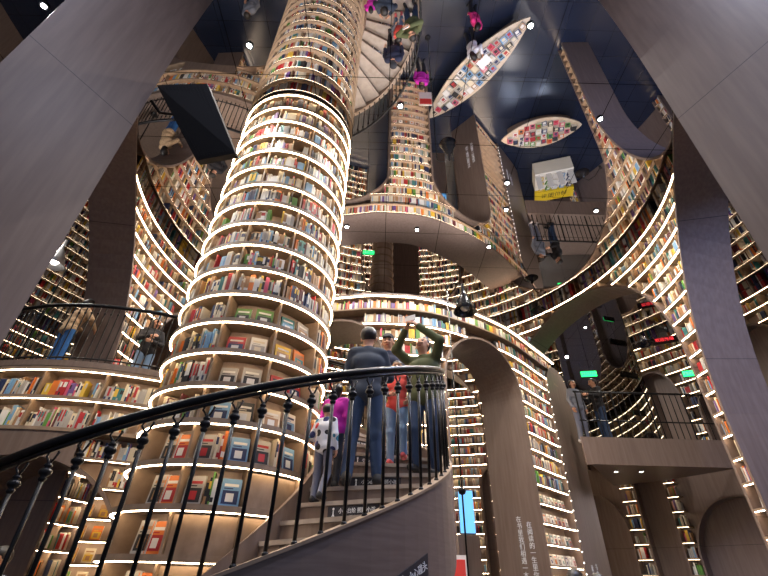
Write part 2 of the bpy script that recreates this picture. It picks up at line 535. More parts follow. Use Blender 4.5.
b = MB(); b.cslab(tw, 0, uR, TTOP, TTOP + .06, -.03, 1.12, .15); b.build('roof', M['wall'], tower)
l = MB(); l.cslab(tw, 0, uR - .03, TTOP - .012, TTOP, -.022, .022, .15); tag(l.build('light_strip', M['led'], tower), 'glowing strip along the rim')
# smooth arched end panel
us = np.linspace(uF0, tw.len, 30); b = MB()
for ua, ub in zip(us[:-1], us[1:]):
    za, zb_ = aF.top(ua + 1e-4) or 5.7, aF.top(ub) or 5.7
    pts = []
    for u, d in ((ua, 0), (ub, 0), (ub, .3), (ua, .3)):
        pts.append((u, d))
    A, B, Cc, D = [tw.at(u, d) for u, d in pts]
    b.quadbox([(A[0], A[1], 0), (B[0], B[1], 0), (Cc[0], Cc[1], 0), (D[0], D[1], 0), (A[0], A[1], za), (B[0], B[1], zb_), (Cc[0], Cc[1], zb_), (D[0], D[1], za)])
b.build('end_panel', M['tower_wall'], tower)
b = MB(); b.cslab(tw, tw.len - .03, tw.len, 0, 5.9, .0, 1.1); b.build('end_cap', M['tower_wall'], tower)
tlev = [TTOP - .36 * k for k in range(1, 19)]
shelves(tower, tw, 0, uR - .02, tlev[:2], t_arches, .30, TTOP, where=('tower', 'rim'), seed=41, uprights=[], step=.15, led_from=1, led=M['ledwall'])
shelves(tower, tw, 0, uR - .02, tlev[2:], t_arches + [Arch((uF0 + tw.len) / 2, (tw.len - uF0) / 2 + .02, 5.72, .98)], .30, TTOP - .72, where=('tower', 'pier'), seed=61, uprights=[], step=.15, led=M['ledwall'],
        cover_levels=[(0.5, 3.05)])

# ------------------------------------------------------------------ left balcony
LZ = 4.28
lb = Circle((-5.3, 10.1), 3.8, 1)
def lu(deg): return rad(deg) * 3.8
a_v = Arch(lu(-86), 1.55, 1.55, 1.30)
balc = thing('book_balcony', 'curved balcony with two rows of books under its floor, left of the column', 'balcony')
pl = [(-5.3 + 3.83 * math.cos(rad(a)), 10.1 + 3.83 * math.sin(rad(a))) for a in range(-150, -49, 4)] + [(-3.0, 8.2), (-4.2, 11.5), (-6.2, 13), (-9.2, 11.5), (-9.2, 9)]
b = MB(); b.prism(pl, LZ - .10, LZ); b.build('floor_slab', M['tower_wall'], balc)
wp = wall_panel('balcony_wall', lb, lu(-150), lu(-35), LZ - .1, [a_v], (.31,), M['back']); wp.parent = balc
a_w = Arch(lu(-41), .78, 1.55, 1.30)
for q0, q1, zt_ in ((-150, -98, LZ - 1.55), (-98, -76, LZ - 1.09)):
    lo = wall_panel('front_panel', lb, lu(q0), lu(q1), zt_, [a_v], (.0,), M['tower_wall']); lo.parent = balc
b = MB(); b.cslab(lb, lu(-150), lu(-98), LZ - 1.55, LZ - 1.50, -.02, .31, .15); b.build('shelf_board', M['shelf'], balc)
for k in range(5): face_book(lb, lu(-120 + 5 * k), LZ - 1.50, .12, .19, .27, 1, 9, 8, ('balcony', 'left', 3))
shelves(balc, lb, lu(-76), lu(-30), [LZ - 1.09 - .36 * (k + 1) for k in range(7)], [a_v, a_w], .30, LZ - 1.1, where=('vaultpier', 'balcony'), seed=333, step=.12)
lining('vault', lb, a_w, 0, .8, M['tower_wall']).parent = balc
lining('vault', lb, a_v, 0, 2.0, M['tower_wall']).parent = balc
llev = [LZ - .155, LZ - .62, LZ - 1.09]
for k, z in enumerate(llev):
    b = MB(); b.cslab(lb, lu(-150), lu(-35), z, z + .05, -.02, .31, .15); bo = b.build('shelf_board', M['shelf'], balc)
    if k < 2:
        l = MB(); l.cslab(lb, lu(-150), lu(-35), z - .006, z, .0, .025, .15); tag(l.build('light_strip', M['led'], bo), 'glowing warm white strip')
for a in range(-146, -36, 14):
    b = MB(); b.cslab(lb, lu(a) - .012, lu(a) + .012, LZ - 1.2, LZ - .1, .02, .31); b.build('upright', M['shelf'], balc)
for k, z in ((1, llev[1]), (2, llev[2])):
    for j, a in enumerate(range(-146, -48, 14)):
        fill_books(lb, lu(a) + .03, lu(a + 14) - .03, z + .05, .07, .38, ('balcony', 'left', k), 900 + k * 40 + j, .97, 1.25)
# bookcase inside the vault
vb = Poly([(-6.6, 8.9), (-5.4, 8.55), (-3.6, 9.0)])
t = thing('vault_bookcase', 'small bookcase of orange lit books inside the vault under the left balcony', 'bookcase')
b = MB(); b.cslab(vb, 0, vb.len, 0, 2.9, .28, .32); b.build('back_panel', M['back'], t)
for k in range(8):
    z = 2.62 - .34 * k
    b = MB(); b.cslab(vb, 0, vb.len, z, z + .03, 0, .28); bo = b.build('shelf_board', M['shelf'], t)
    l = MB(); l.cslab(vb, .02, vb.len - .02, z - .016, z, .02, .04); tag(l.build('light_strip', M['led'], bo), 'glowing warm white strip')
    if k:
        u = .25
        while u < vb.len - .15:
            face_book(vb, u, z + .03, .12, .17, .22, R_.choice([5, 5, 10, 10, 0] if k < 4 else [1, 6, 2, 7, 0]), 6, 10, ('vault', 'left', k)); u += .29

# ------------------------------------------------------------------ right balcony
RZ = 4.43; RY = 10.25
rb = thing('right_balcony', 'plain brown balcony with a metal rail inside the right arch', 'balcony')
b = MB(); b.box(4.80, 9.6, RY, RY + .06, RZ - .62, RZ); b.build('fascia', M['wall'], rb)
b = MB(); b.quadbox([(5.75, 12.5, RZ), (8.15, 12.3, RZ), (8.15, 12.34, RZ), (5.75, 12.54, RZ), (5.75, 12.5, CEIL), (8.15, 12.3, CEIL), (8.15, 12.34, CEIL), (5.75, 12.54, CEIL)]); struct(b.build('wall_mirror', M['wallmirror']))
b = MB(); b.prism([(4.82, RY + .06), (9.0, RY + .06), (7.9, 12.4), (6.9, 13.4)], RZ - .5, RZ - .02); b.build('floor_slab', M['wall'], rb)
rail = rb
b = MB(); b.tube([(4.9, RY + .08, RZ + 1.15), (8.4, RY + .08, RZ + 1.15)], .026); b.build('handrail', M['black'], rail)
b = MB(); b.tube([(4.9, RY + .08, RZ + .42), (8.4, RY + .08, RZ + .42)], .018); b.build('middle_rail', M['black'], rail)
for k in range(24):
    x = 4.95 + k * .15
    b = MB(); b.tube([(x, RY + .08, RZ), (x, RY + .08, RZ + 1.13)], .011 if k % 6 else .022, 6); b.build('baluster', M['black'], rail)
for x, y in ((5.5, RY + .5), (6.1, RY + 1.3), (7.0, RY + .45), (6.7, RY + 1.2)):
    t = thing('soffit_downlight', 'small round downlight set in the underside of the right balcony', 'ceiling light', (x, y, RZ - .5), group='downlights under the right balcony')
    b = MB(); b.lathe([(.0, -.004), (.05, -.004), (.05, 0)], n=14); b.build('lens', M['lampglow'], t)
    b = MB(); b.lathe([(.05, -.006), (.065, -.006), (.065, 0)], n=14); b.build('ring', M['blackmatt'], t)
    ld = bpy.data.lights.new('down_beam', 'SPOT'); ld.energy = 45; ld.color = (.7, .8, 1.0); ld.spot_size = rad(130); ld.spot_blend = .8; ld.shadow_soft_size = .05
    q = bpy.data.objects.new('down_beam', ld); COL.objects.link(q); q.parent = t; q.location = (0, 0, -.04)

# ================================================================== CENTRAL COLUMN
CC = (-1.639, 4.894); CR = .954
cp = Circle(CC, CR, 1)
column = thing('book_column', 'round column of books ringed with lit shelves from floor to mirrored ceiling', 'column', (0, 0, 0))
b = MB(); b.lathe([(.70, 0), (.70, CEIL)], (CC[0], CC[1], 0), 48); b.build('core', M['back'], column, True)
FULL = 2 * PI * CR
crow = [8.06 - .36 * n for n in range(22)]
divs = [rad(-95 + 36 * k) for k in range(10)]
for n, z in enumerate(crow):
    b = MB(); b.cslab(cp, 0, FULL, z, z + .05, 0, .25, .09); bo = b.build('shelf_board', M['shelf'], column)
    l = MB(); l.cslab(cp, 0, FULL, z - .008, z, .002, .022, .09); tag(l.build('light_strip', M['led'], bo), 'glowing warm white ring')
for th in divs:
    b = MB(); b.cslab(cp, th * CR - .011, th * CR + .011, 0, CEIL, .03, .25); b.build('upright', M['shelf'], column)
for n in range(1, 22):
    zb = crow[n] + .05
    for k in range(10):
        th = -95 + 36 * k
        ua, ub = rad(th) * CR + .02, rad(th + 36) * CR - .02
        front = k in (0, 1, 2)
        if (n >= 17 and k in (1, 2, 3)) or (n >= 18 and k in (0, 1, 2, 3)):
            b = MB(); b.cslab(cp, ua, ub, zb, zb + .285, .06, .075, .08); tag(b.build('blank_panel', M['shelf'], column), 'plain curved wood panel')
            continue
        if n >= 12 and k in (0, 1):
            if n == 12: combos = [((7, 8, 1), (7, 8, 1)), ((4, 11, 1), (9, 10, 1))][k]
            elif n == 13: combos = [((2, 3, 1), (1, 9, 0)), ((6, 10, 1), (5, 4, 10))][k]
            elif n == 14: combos = [((9, 8, 1), (9, 8, 1)), ((2, 1, 8), (2, 3, 1))][k]
            elif n == 15: combos = [((11, 3, 1), (8, 0, 1)), ((0, 10, 1), (1, 11, 3))][k]
            else: combos = None
            if combos:
                for j, (a1, a2, a3) in enumerate(combos):
                    face_book(cp, ua + .15 + .27 * j, zb, .12, .17 + .02 * ((n + j) % 2), .20 + .02 * (j % 2), a1, a2, a3, ('column', n, k))
                continue
            # magazines leaning among upright volumes
            face_book(cp, ua + .10, zb, .10, .16, .24, 9, 8, 2, ('column', n, k)); face_book(cp, ub - .11, zb, .09, .17, .23, 11, 3, 1, ('column', n, k))
            fill_books(cp, ua + .20, ub - .21, zb, .05, .30, ('column', n), n * 50 + k, 1, 1.1)
            continue
        if n >= 16 and k == 9:
            face_book(cp, ua + .30, zb, .10, .17, .25, 9, 8, 10, ('column', n, k)); face_book(cp, ua + .45, zb, .10, .15, .24, 5, 2, 1, ('column', n, k)); continue
        fill_books(cp, ua, ub, zb, .045, .30, ('column', n), n * 50 + k, .985, 1.05)

# ================================================================== SPIRAL STAIRCASE
K = .908; A0 = 2.60
def sz(th): return A0 + K * th
TH0, TH1 = -2.862, 1.87
RIN, ROUT = .99, 2.36
stair = thing('spiral_staircase', 'brown spiral staircase with black knobbed iron railing winding round the book column', 'staircase')
NS = 26; dth = (TH1 - TH0) / NS
def arcpts(r, t0, t1, n): return [(CC[0] + r * math.cos(t0 + (t1 - t0) * i / n), CC[1] + r * math.sin(t0 + (t1 - t0) * i / n)) for i in range(n + 1)]
STEP_Z = []
for i in range(NS):
    t0 = TH0 + i * dth; z = sz(t0 + dth) - .24; STEP_Z.append((t0, t0 + dth, z))
    poly = arcpts(ROUT - .02, t0 - .012, t0 + dth, 4) + arcpts(RIN, t0 + dth, t0 - .012, 3)
    b = MB(); b.prism(poly, z - .035, z); b.build('tread', M['tread'], stair)
    poly = arcpts(ROUT - .03, t0, t0 + .012, 1) + arcpts(RIN, t0 + .012, t0, 1)
    b = MB(); b.prism(poly, z - K * dth - .02, z - .036); ri = b.build('riser', M['tower_wall'], stair)
def hel_band(r0, r1, off0, off1, n=70, t0=TH0, t1=TH1, mi=0):
    b = MB()
    for i in range(n + 1):
        th = t0 + (t1 - t0) * i / n; z = sz(th); c, s_ = math.cos(th), math.sin(th)
        for r, o in ((r0, off0), (r1, off0), (r1, off1), (r0, off1)):
            b.v.append((CC[0] + r * c, CC[1] + r * s_, max(z + o, 0.0)))
        if i < n:
            p = 4 * i
            for k in range(4):
                k2 = (k + 1) % 4
                b.f.append((p + k, p + k2, p + 4 + k2, p + 4 + k)); b.m.append(0)
    b.f.append((0, 1, 2, 3)); e = 4 * n; b.f.append((e + 3, e + 2, e + 1, e)); b.m += [0, 0]
    return b
o = hel_band(ROUT - .03, ROUT + .03, -.78, 0.0).build('stringer', M['stringer'], stair); fix_normals(o)
o = hel_band(ROUT - .045, ROUT + .045, 0.0, .02).build('stringer_cap', M['shelf'], stair); fix_normals(o)
o = hel_band(RIN - .02, RIN + .02, -.55, .05).build('inner_stringer', M['tower_wall'], stair); fix_normals(o)
o = hel_band(RIN, ROUT, -.62, -.58, 70).build('soffit', M['wall'], stair); fix_normals(o)
# landing joining the left balcony
poly = arcpts(ROUT, TH1, TH1 + .25, 8) + arcpts(RIN, TH1 + .25, TH1, 6)
b = MB(); b.prism(poly, sz(TH1) - .37, sz(TH1) - .24); b.build('landing', M['tread'], stair)
# railing
rail = stair
def hp(th, r, off): return (CC[0] + r * math.cos(th), CC[1] + r * math.sin(th), sz(th) + off)
pts = [hp(TH0 + (TH1 - TH0) * i / 110, 2.365, 1.03) for i in range(111)]
b = MB(); b.tube(pts, .027, 10); hr_ = b.build('handrail', M['black'], rail, True)
pts2 = [hp(TH0 + (TH1 - TH0) * i / 110, 2.365, .985) for i in range(111)]
b = MB(); b.tube(pts2, .014, 6); b.build('under_rail', M['black'], rail, True)
NB = 70
for i in range(NB):
    th = TH0 + .06 + (TH1 - TH0 - .1) * i / (NB - 1)
    x, y, z0 = hp(th, 2.365, .02); z1 = z0 + .955
    b = MB(); b.tube([(x, y, z0), (x, y, z1 - .06)], .0125, 8)
    b.lathe([(.012, -.05), (.020, -.04), (.022, -.03), (.014, -.025), (.030, -.012), (.034, 0), (.030, .012), (.014, .025), (.022, .03), (.020, .04), (.010, .05)], (x, y, z1 - .115), 10)
    # forked top
    tx, ty = -math.sin(th), math.cos(th)
    for sg in (-1, 1):
        b.tube([(x, y, z1 - .08), (x + tx * .015 * sg, y + ty * .015 * sg, z1 - .05), (x + tx * .032 * sg, y + ty * .032 * sg, z1 - .02 + sg * K * .032 / 2.36), (x + tx * .024 * sg, y + ty * .03 * sg, z1 - .005)], .007, 5)
    b.lathe([(.02, 0), (.02, .012), (.013, .02)], (x, y, z0 - .005), 8)
    b.build('baluster', M['black'], rail, True)


# ------------------------------------------------------------------ writing
def text_mesh(body, size, mname='white', ext=0.002):
    c = bpy.data.curves.new('txt', 'FONT'); c.body = body; c.size = size; c.extrude = ext; c.align_x = 'CENTER'; c.align_y = 'CENTER'
    o = bpy.data.objects.new('txt', c); COL.objects.link(o)
    bpy.context.view_layer.update()
    me = bpy.data.meshes.new_from_object(o.evaluated_get(bpy.context.evaluated_depsgraph_get()))
    bpy.data.objects.remove(o); me.materials.clear(); me.materials.append(M[mname])
    return me


def put_text(body, size, loc, xdir, ydir, parent, name='lettering', mname='white'):
    me = text_mesh(body, size, mname); o = bpy.data.objects.new(name, me); COL.objects.link(o)
    x = Vector(xdir).normalized(); y = (Vector(ydir) - x * Vector(ydir).dot(x)).normalized(); z = x.cross(y)
    m = Matrix((x, y, z)).transposed().to_4x4(); m.translation = Vector(loc)
    o.matrix_world = m
    if parent is not None: o.parent = parent; o.matrix_parent_inverse = parent.matrix_world.inverted()
    return o


# step signs on every second riser in view
for i in range(5, 21, 2):
    t0, t1, z = STEP_Z[i]; zc = z - .095
    er = Vector((math.cos(t0), math.sin(t0), 0)); et = Vector((-math.sin(t0), math.cos(t0), 0))
    c = Vector((CC[0], CC[1], 0)) + er * 1.62 - et * .006 + Vector((0, 0, zc))
    sg = MB(); sg.obox(c, er * .26, et * .004, Vector((0, 0, .052))); so = sg.build('step_sign', M['signblack'], stair)
    put_text('小心台阶 照顾小孩', .045, c - et * .006 + er * .04 + Vector((0, 0, .01)), er, (0, 0, 1), so)
    put_text('Watch your step', .022, c - et * .006 + er * .05 + Vector((0, 0, -.032)), er, (0, 0, 1), so)
    fg = MB(); q = c - et * .006 - er * .2
    fg.lathe([(0, -.002), (.010, -.002), (.010, .002)], q + Vector((0, 0, .03)), 10, axis=et); fg.tube([q + Vector((0, 0, .018)), q + Vector((0, 0, -.01))], .006, 5)
    fg.tube([q + Vector((0, 0, -.008)), q + er * .014 + Vector((0, 0, -.04))], .005, 5); fg.tube([q + Vector((0, 0, -.008)), q - er * .014 + Vector((0, 0, -.04))], .005, 5)
    fg.build('walker_symbol', M['white'], so)
TH_S, Z_S = (-.665, 1.53)
# plate on the stringer, pointing down the stairs
th = TH_S; er = Vector((math.cos(th), math.sin(th), 0)); et = Vector((-math.sin(th), math.cos(th), K / 2.36)).normalized(); ez = er.cross(et) * -1
ez = Vector((0, 0, 1))
c = Vector((CC[0], CC[1], 0)) + er * (ROUT + .036) + Vector((0, 0, Z_S))
b = MB(); b.obox(c, et * .2, er * .004, ez * .065); so = b.build('wall_sign', M['signblack'], stair)
put_text('小心碰头', .06, c + er * .006 + et * .06, et, ez, so); put_text('↑', .1, c + er * .006 - et * .12, et, ez, so)
# vertical quotations on the tower
b = MB(); pts = [(*tw.at(uF0 - .03, -.015), .3 + .2 * k) for k in range(29)]
b.tube(pts, .003, 5)
for q in pts: b.lathe([(.001, -.013), (.011, 0), (.001, .013)], q, 6, 1)
b.build('fairy_lights', [M['black'], M['lampglow']], tower)
def vtext(u, z, body, size, d=-.006):
    p = tw.at(u, d); tn = tw.tan(u)
    put_text('\n'.join(body), size, (p[0], p[1], z), tn, (0, 0, 1), tower)
for dd, zz, bd in ((.30, 2.0, '在阅读的一生里你好'), (.52, 2.05, '在书里我们相遇一本书')):
    p = tw.at(uM1 - .006, dd); put_text('\n'.join(bd), .12, (p[0], p[1], zz), tw.nrm(uM1), (0, 0, 1), tower)
vtext(uF0 + .42, 1.55, '读书好处多', .13); vtext(uF0 + .70, 1.58, '书中自有路', .13)

# ================================================================== LIGHT FITTINGS
spots = [(-5.02, 2.78), (-2.17, 3.26), (2.04, 2.87), (3.7, 4.34), (2.45, 5.83), (-.9, 7.26), (.73, 7.3), (2.52, 7.83), (2.62, 6.58), (4.57, 6.54), (.2, 4.2), (-3.6, 7.0), (-2.4, 9.4), (7.2, 8.6), (7.4, 4.8), (-7.3, 6.2), (6.4, 11.6), (1.2, .4), (-1.6, .2)]
spot_words = ['bright ceiling spotlight at far upper left beyond the front arch pillar', 'bright ceiling spotlight just left of the column top', 'bright ceiling spotlight beside the tip of the boat shaped table reflection',
              'bright ceiling spotlight on the right near the bookcase top', 'ceiling spotlight above the middle of the hall, right of centre', 'ceiling spotlight close right of the column, over the tower',
              'ceiling spotlight over the middle of the tower roof', 'ceiling spotlight over the right end of the tower roof', 'ceiling spotlight over the hall next to the yellow stand reflection',
              'ceiling spotlight near the right wall bookcase', 'ceiling spotlight over the staircase', 'ceiling spotlight over the left balcony', 'ceiling spotlight behind the column',
              'gallery spotlight behind the right balcony arch', 'gallery spotlight beyond the right front arch', 'gallery spotlight over the left gallery', 'gallery spotlight over the right balcony', 'spotlight above the entrance, right', 'spotlight above the entrance, left']
added_blue_spot = {(5.9, 3.9)}  # unseen extra lamp, added only to tint the right arch jamb blue
spots = [(x * .985, y * .985) for x, y in spots]; spots.append((5.9, 3.9)); spot_words.append('bluish spotlight inside the right front arch, hidden behind its pillar')
for (x, y), lab in zip(spots, spot_words):
    t = thing('ceiling_spotlight', lab, 'ceiling light', (x, y, CEIL), group='spotlights in the mirrored ceiling')
    b = MB(); b.lathe([(0, -.022), (.035, -.022)], n=16); b.build('lens', M['spotglow'], t)
    b = MB(); b.lathe([(.035, -.02), (.055, -.03), (.06, -.0)], n=16); b.build('housing', M['blackmatt'], t)
    ld = bpy.data.lights.new('spot_beam', 'SPOT'); ld.energy = SPOT_W; ld.color = (1.0, .94, .88); ld.spot_size = rad(140); ld.spot_blend = .8; ld.shadow_soft_size = .05
    if (x, y) in added_blue_spot: ld.color = (.36, .5, 1.0); ld.energy = SPOT_W * 4
    if y < 1: ld.energy = SPOT_W * .7; ld.color = (.78, .80, 1.0)
    if x < -4.5 and y < 3: ld.energy = SPOT_W * 2.5
    lo_ = bpy.data.objects.new('spot_beam', ld); COL.objects.link(lo_); lo_.parent = t; lo_.location = (0, 0, -.05)


def cone_lamp(label, base, top, out, lampdrop, r=.16, lit=False, ball=False):
    """a slim post with a hooked top that carries a cone shade"""
    t = thing('post_lamp', label, 'lamp', base)
    h = top - base[2]; dx, dy = out
    b = MB(); b.tube([(0, 0, 0), (0, 0, h - .15)], .013, 8); b.lathe([(.09, 0), (.09, .02), (.02, .03)], n=16); b.build('post', M['black'], t, True)
    if ball:
        b = MB(); b.lathe([(.001, -.06), (.045, -.04), (.06, 0), (.045, .04), (.001, .06)], (0, 0, ball - base[2]), 14); b.build('joint', M['black'], t, True)
    pts = [(dx * (1 - math.cos(a)) / 2, dy * (1 - math.cos(a)) / 2, h - .15 + .15 * math.sin(a)) for a in np.linspace(0, PI * .95, 12)]
    pts.append((dx, dy, h - .15 - .06)); b = MB(); b.tube(pts, .010, 7); b.build('hook', M['black'], t, True)
    z = h - .2 - lampdrop
    b = MB(); b.lathe([(.001, 3.0 * r), (.026, 2.95 * r), (.036, 2.0 * r), (.07, 1.75 * r), (r * .72, .7 * r), (r, .0), (r * .96, .0), (.06, 1.6 * r)], (dx, dy, z), 28); sh = b.build('shade', M['silver'] if lit else M['gloss'], t, True)
    b = MB(); b.lathe([(.001, -.07), (.06, -.045), (.08, 0), (.05, .05), (.001, .08)], (dx, dy, z + .09), 14); b.build('bulb', M['lampglow'] if lit else M['paper'], sh, True)
    return t


cone_lamp('black cone lamp on a tall hooked post in front of the book tower', (1.22, 6.75, 0), 6.3, (.30, -.05), .46, .215, ball=2.6)
cone_lamp('lit cone lamp on a hooked post above the left balcony', (-6.5, 7.0, LZ), 7.15, (-.25, -.1), .33, .22, lit=True)
cone_lamp('black cone lamp by the hall bookcase between left balcony and column', (-4.5, 8.4, LZ), 7.6, (.22, -.1), .2, .14)


def wall_lamp(label, p, d, r=.17):
    t = thing('wall_lamp', label, 'lamp', p)
    q = Vector(d)
    b = MB(); b.tube([(0, 0, 0), q * .4 + Vector((0, 0, .18)), q * .8 + Vector((0, 0, .2)), q + Vector((0, 0, .05))], .011, 7); b.build('arm', M['black'], t, True)
    b = MB(); b.lathe([(.001, .03), (.03, .02), (.05, -.05), (r, -.16), (r * .96, -.16), (.05, -.06)], q, 24); b.build('shade', M['gloss'], t, True)
    b = MB(); b.lathe([(.06, -.02), (.06, .02)], (0, 0, 0), 14, axis=tuple(q)); b.build('wall_plate', M['black'], t)
wall_lamp('black disc lamp reaching out of the shelves above the right end of the tower', (4.6, 10.1, 7.75), (-.42, -.42, 0), .2)
wall_lamp('black lamp on a short arm from the narrow pier right of the balcony arch', (5.6, 7.25, 5.7), (-.30, .34, 0), .18)

# ------------------------------------------------------------------ black box hung from the ceiling
F_ = .62; o3 = Vector((-1.85, 2.47, 5.15))
hb = thing('loudspeaker', 'black flat loudspeaker panel tilted on a bracket from the left front arch pillar', 'speaker', o3)
fa = [Vector((p[0] * F_, p[1] * F_, 1.5 + (p[2] - 1.5) * F_)) - o3 for p in ((-3.76, 3.81, 8.0), (-2.93, 3.76, 8.0), (-2.30, 4.12, 6.75), (-2.94, 4.28, 6.75))]
nn_ = (fa[1] - fa[0]).cross(fa[3] - fa[0]).normalized()
if nn_.dot(Vector((1.85, -2.47, -3.6))) > 0: nn_ = -nn_
b = MB(); b.quadbox([tuple(p) for p in fa] + [tuple(p + nn_ * .09) for p in fa]); o = b.build('case', M['blackmatt'], hb); fix_normals(o)
ce = sum(fa, Vector()) / 4
for k in range(12):
    f0, f1 = .06 + .075 * k, .06 + .075 * k + .035; b = MB()
    q = [fa[0].lerp(fa[1], f0), fa[0].lerp(fa[1], f1), fa[3].lerp(fa[2], f1), fa[3].lerp(fa[2], f0)]; q = [ce + (p - ce) * .93 - nn_ * .004 for p in q]
    b.quadbox([tuple(p) for p in q] + [tuple(p + nn_ * .004) for p in q]); o = b.build('grille_bar', M['blackmatt'], hb); fix_normals(o)
b = MB(); q = fa[0].lerp(fa[3], .35) + nn_ * .06; b.tube([tuple(q), tuple(q + Vector((-.16, .02, .05))), (-2.36 - o3.x, 2.42 - o3.y, q.z + .08)], .016, 7); b.build('bracket', M['black'], hb)

# ------------------------------------------------------------------ signs
def exit_sign(label, p, xdir, w_=.42):
    t = thing('exit_sign', label, 'sign', p); x = Vector(xdir).normalized(); n = Vector((x.y, -x.x, 0))
    b = MB(); b.obox((0, 0, 0), x * w_ / 2, n * .02, Vector((0, 0, .075))); b.build('panel', M['exit'], t)
    b = MB(); b.obox(n * -.03, x * (w_ / 2 + .02), n * .015, Vector((0, 0, .09))); b.build('frame', M['blackmatt'], t)
    put_text('安全出口 EXIT', .07, Vector(p) + n * .023, x, (0, 0, 1), t)
    for k in (-1, 1):
        b = MB(); b.tube([x * (k * w_ * .4) + n * -.03 + Vector((0, 0, .09)), x * (k * w_ * .4) + n * -.03 + Vector((0, 0, .4))], .006, 5); b.build('hanger', M['black'], t)
exit_sign('green lit exit sign hanging in the balcony arch, left one', (6.0, 11.4, 6.55), (1, -.2, 0))
exit_sign('green lit exit sign hanging in the balcony arch, right one', (8.4, 10.6, 6.3), (1, -.4, 0))
exit_sign('green lit exit sign behind the column over the grey back arch', (-.6, 12.0, 4.9), (1, 0, 0))
t = thing('led_ticker', 'dark screen with red lit characters high inside the right arch', 'screen', (8.3, 11.0, 7.5))
b = MB(); b.obox((0, 0, 0), Vector((.3, -.15, 0)), Vector((.02, .04, 0)), Vector((0, 0, .09))); b.build('panel', M['blackmatt'], t)
put_text('欢迎光临', .12, (8.27, 10.94, 7.5), (1, -.5, 0), (0, 0, 1), t, mname='redled')
t = thing('blue_screen', 'bright blue display screen beyond the stairs, low by the grey arch', 'screen', (2.12, 11.3, 0))
b = MB(); b.box(-.17, .17, 0, .05, 2.45, 3.35); b.build('display', M['screen'], t)
b = MB(); b.box(-.19, .19, .05, .09, 2.42, 3.38); b.box(-.25, .25, .0, .25, 0, 2.4); b.build('cabinet', M['wall'], t)
t = thing('red_sign', 'white sign board with a red panel standing low behind the stairs', 'sign', (1.22, 8.0, 0))
b = MB(); b.box(-.22, .22, 0, .02, 1.1, 1.86); b.build('board', M['paper'], t)
b = MB(); b.box(-.2, .19, -.008, 0, 1.5, 1.8); b.build('red_panel', M['signred'], t)
b = MB(); b.tube([(0, .01, 0), (0, .01, 1.12)], .018); b.lathe([(.16, 0), (.16, .02), (.02, .03)], n=16); b.build('stand', M['black'], t)
t = thing('hanging_sign', 'narrow black sign with white characters at the edge of the left balcony', 'sign', (-3.38, 6.62, 2.95))
b = MB(); b.box(-.06, .06, -.01, .01, 0, .56); b.build('board', M['signblack'], t)
put_text('\n'.join('畅销书区'), .10, (-3.38, 6.604, 3.23), (1, 0, 0), (0, 0, 1), t)

# ------------------------------------------------------------------ display tables (seen in the mirror)
def lens(L, W, n=28, p=1.0):
    a = [(-L / 2 + L * i / n, W / 2 * math.sin(PI * i / n) ** .75) for i in range(n + 1)]
    return a + [(x, -y) for x, y in reversed(a[1:-1])]
TABLE_BOOKS = []
def boat_table(name, label, c, ang, L, W, n, cols, where):
    t = thing(name, label, 'table', (c[0], c[1], 0), ang)
    b = MB(); b.prism(lens(L, W), .70, .75); b.build('tabletop', M['tablewood'], t)
    b = MB(); b.prism(lens(L * .8, W * .45), .12, .70); b.build('base', M['wall'], t)
    b = MB(); b.prism(lens(L * .7, W * .35), 0, .12); b.build('plinth', M['blackmatt'], t)
    rr = random.Random(int(L * 100)); ca, sa = math.cos(ang), math.sin(ang); k = 0
    nx = int(L / .195)
    for i in range(nx):
        x = -L / 2 + L * (i + .5) / nx; wy = W / 2 * math.sin(PI * (i + .5) / nx) ** .75 - .10
        ny = max(1, int(2 * wy / .222))
        if wy < .06: continue
        for j in range(ny):
            y = -wy + 2 * wy * (j + .5) / ny if ny > 1 else 0
            st = rr.choice([1, 2, 3, 4, 5]); hgt = st * .028
            TABLE_BOOKS.append((c[0] + ca * x - sa * y, c[1] + sa * x + ca * y, .75, ang + rr.uniform(-.14, .14), rr.uniform(.165, .185), rr.uniform(.195, .212), hgt, rr.choice(cols), rr.choice([1, 8, 3, 2, 0]), where, len(TABLE_BOOKS), i, j, nx, ny))
boat_table('display_table', 'long boat shaped pale table of books, mirrored near the top centre', (2.83, 7.48), math.atan2(-3.44, 2.68), 4.4, 1.15, 0, [1, 1, 1, 0, 9, 9, 11, 11, 3, 12, 10, 8], 'long')
boat_table('display_table', 'shorter boat shaped table of red and green books, mirrored near the right arch', (5.76, 9.7), -.28, 2.9, 1.25, 0, [2, 2, 12, 7, 7, 3, 5, 8, 1, 0], 'short')
t = thing('sale_stand', 'yellow fronted sale stand with white banners, mirrored at centre right', 'stand', (7.0, 11.9, 0), PI - .3)
b = MB(); b.box(-.75, .75, -.5, .5, .1, .8); b.build('counter', M['paper'], t)
b = MB(); b.box(-.78, .78, -.95, -.42, .80, .96); b.build('yellow_header', M['yellow'], t)
for k in range(4):
    b = MB(); b.box(-.7 + .42 * k, -.5 + .42 * k, .42, .44, .8, 1.6); b.build('banner', M['white'], t)
put_text('特价图书', .26, (7.0 - .68 * math.sin(PI - .3) * -1, 11.9 - .68 * math.cos(PI - .3), .963), (-math.cos(.3), math.sin(.3), 0), (-math.sin(.3), -math.cos(.3), 0), t, mname='signblack')
rr = random.Random(5)
for k in range(15):
    x = -.6 + .28 * (k % 5); y = -.35 + .3 * (k // 5)
    TABLE_BOOKS.append((7.0 - x * math.cos(.3) - y * math.sin(.3), 11.9 + x * math.sin(.3) - y * math.cos(.3), .80, rr.uniform(-.2, .2), .18, .23, rr.choice([.03, .06, .09]), [3, 11, 1, 7, 6][k % 5], 1, 'stand', 1000 + k, k % 5, k // 5, 5, 3))


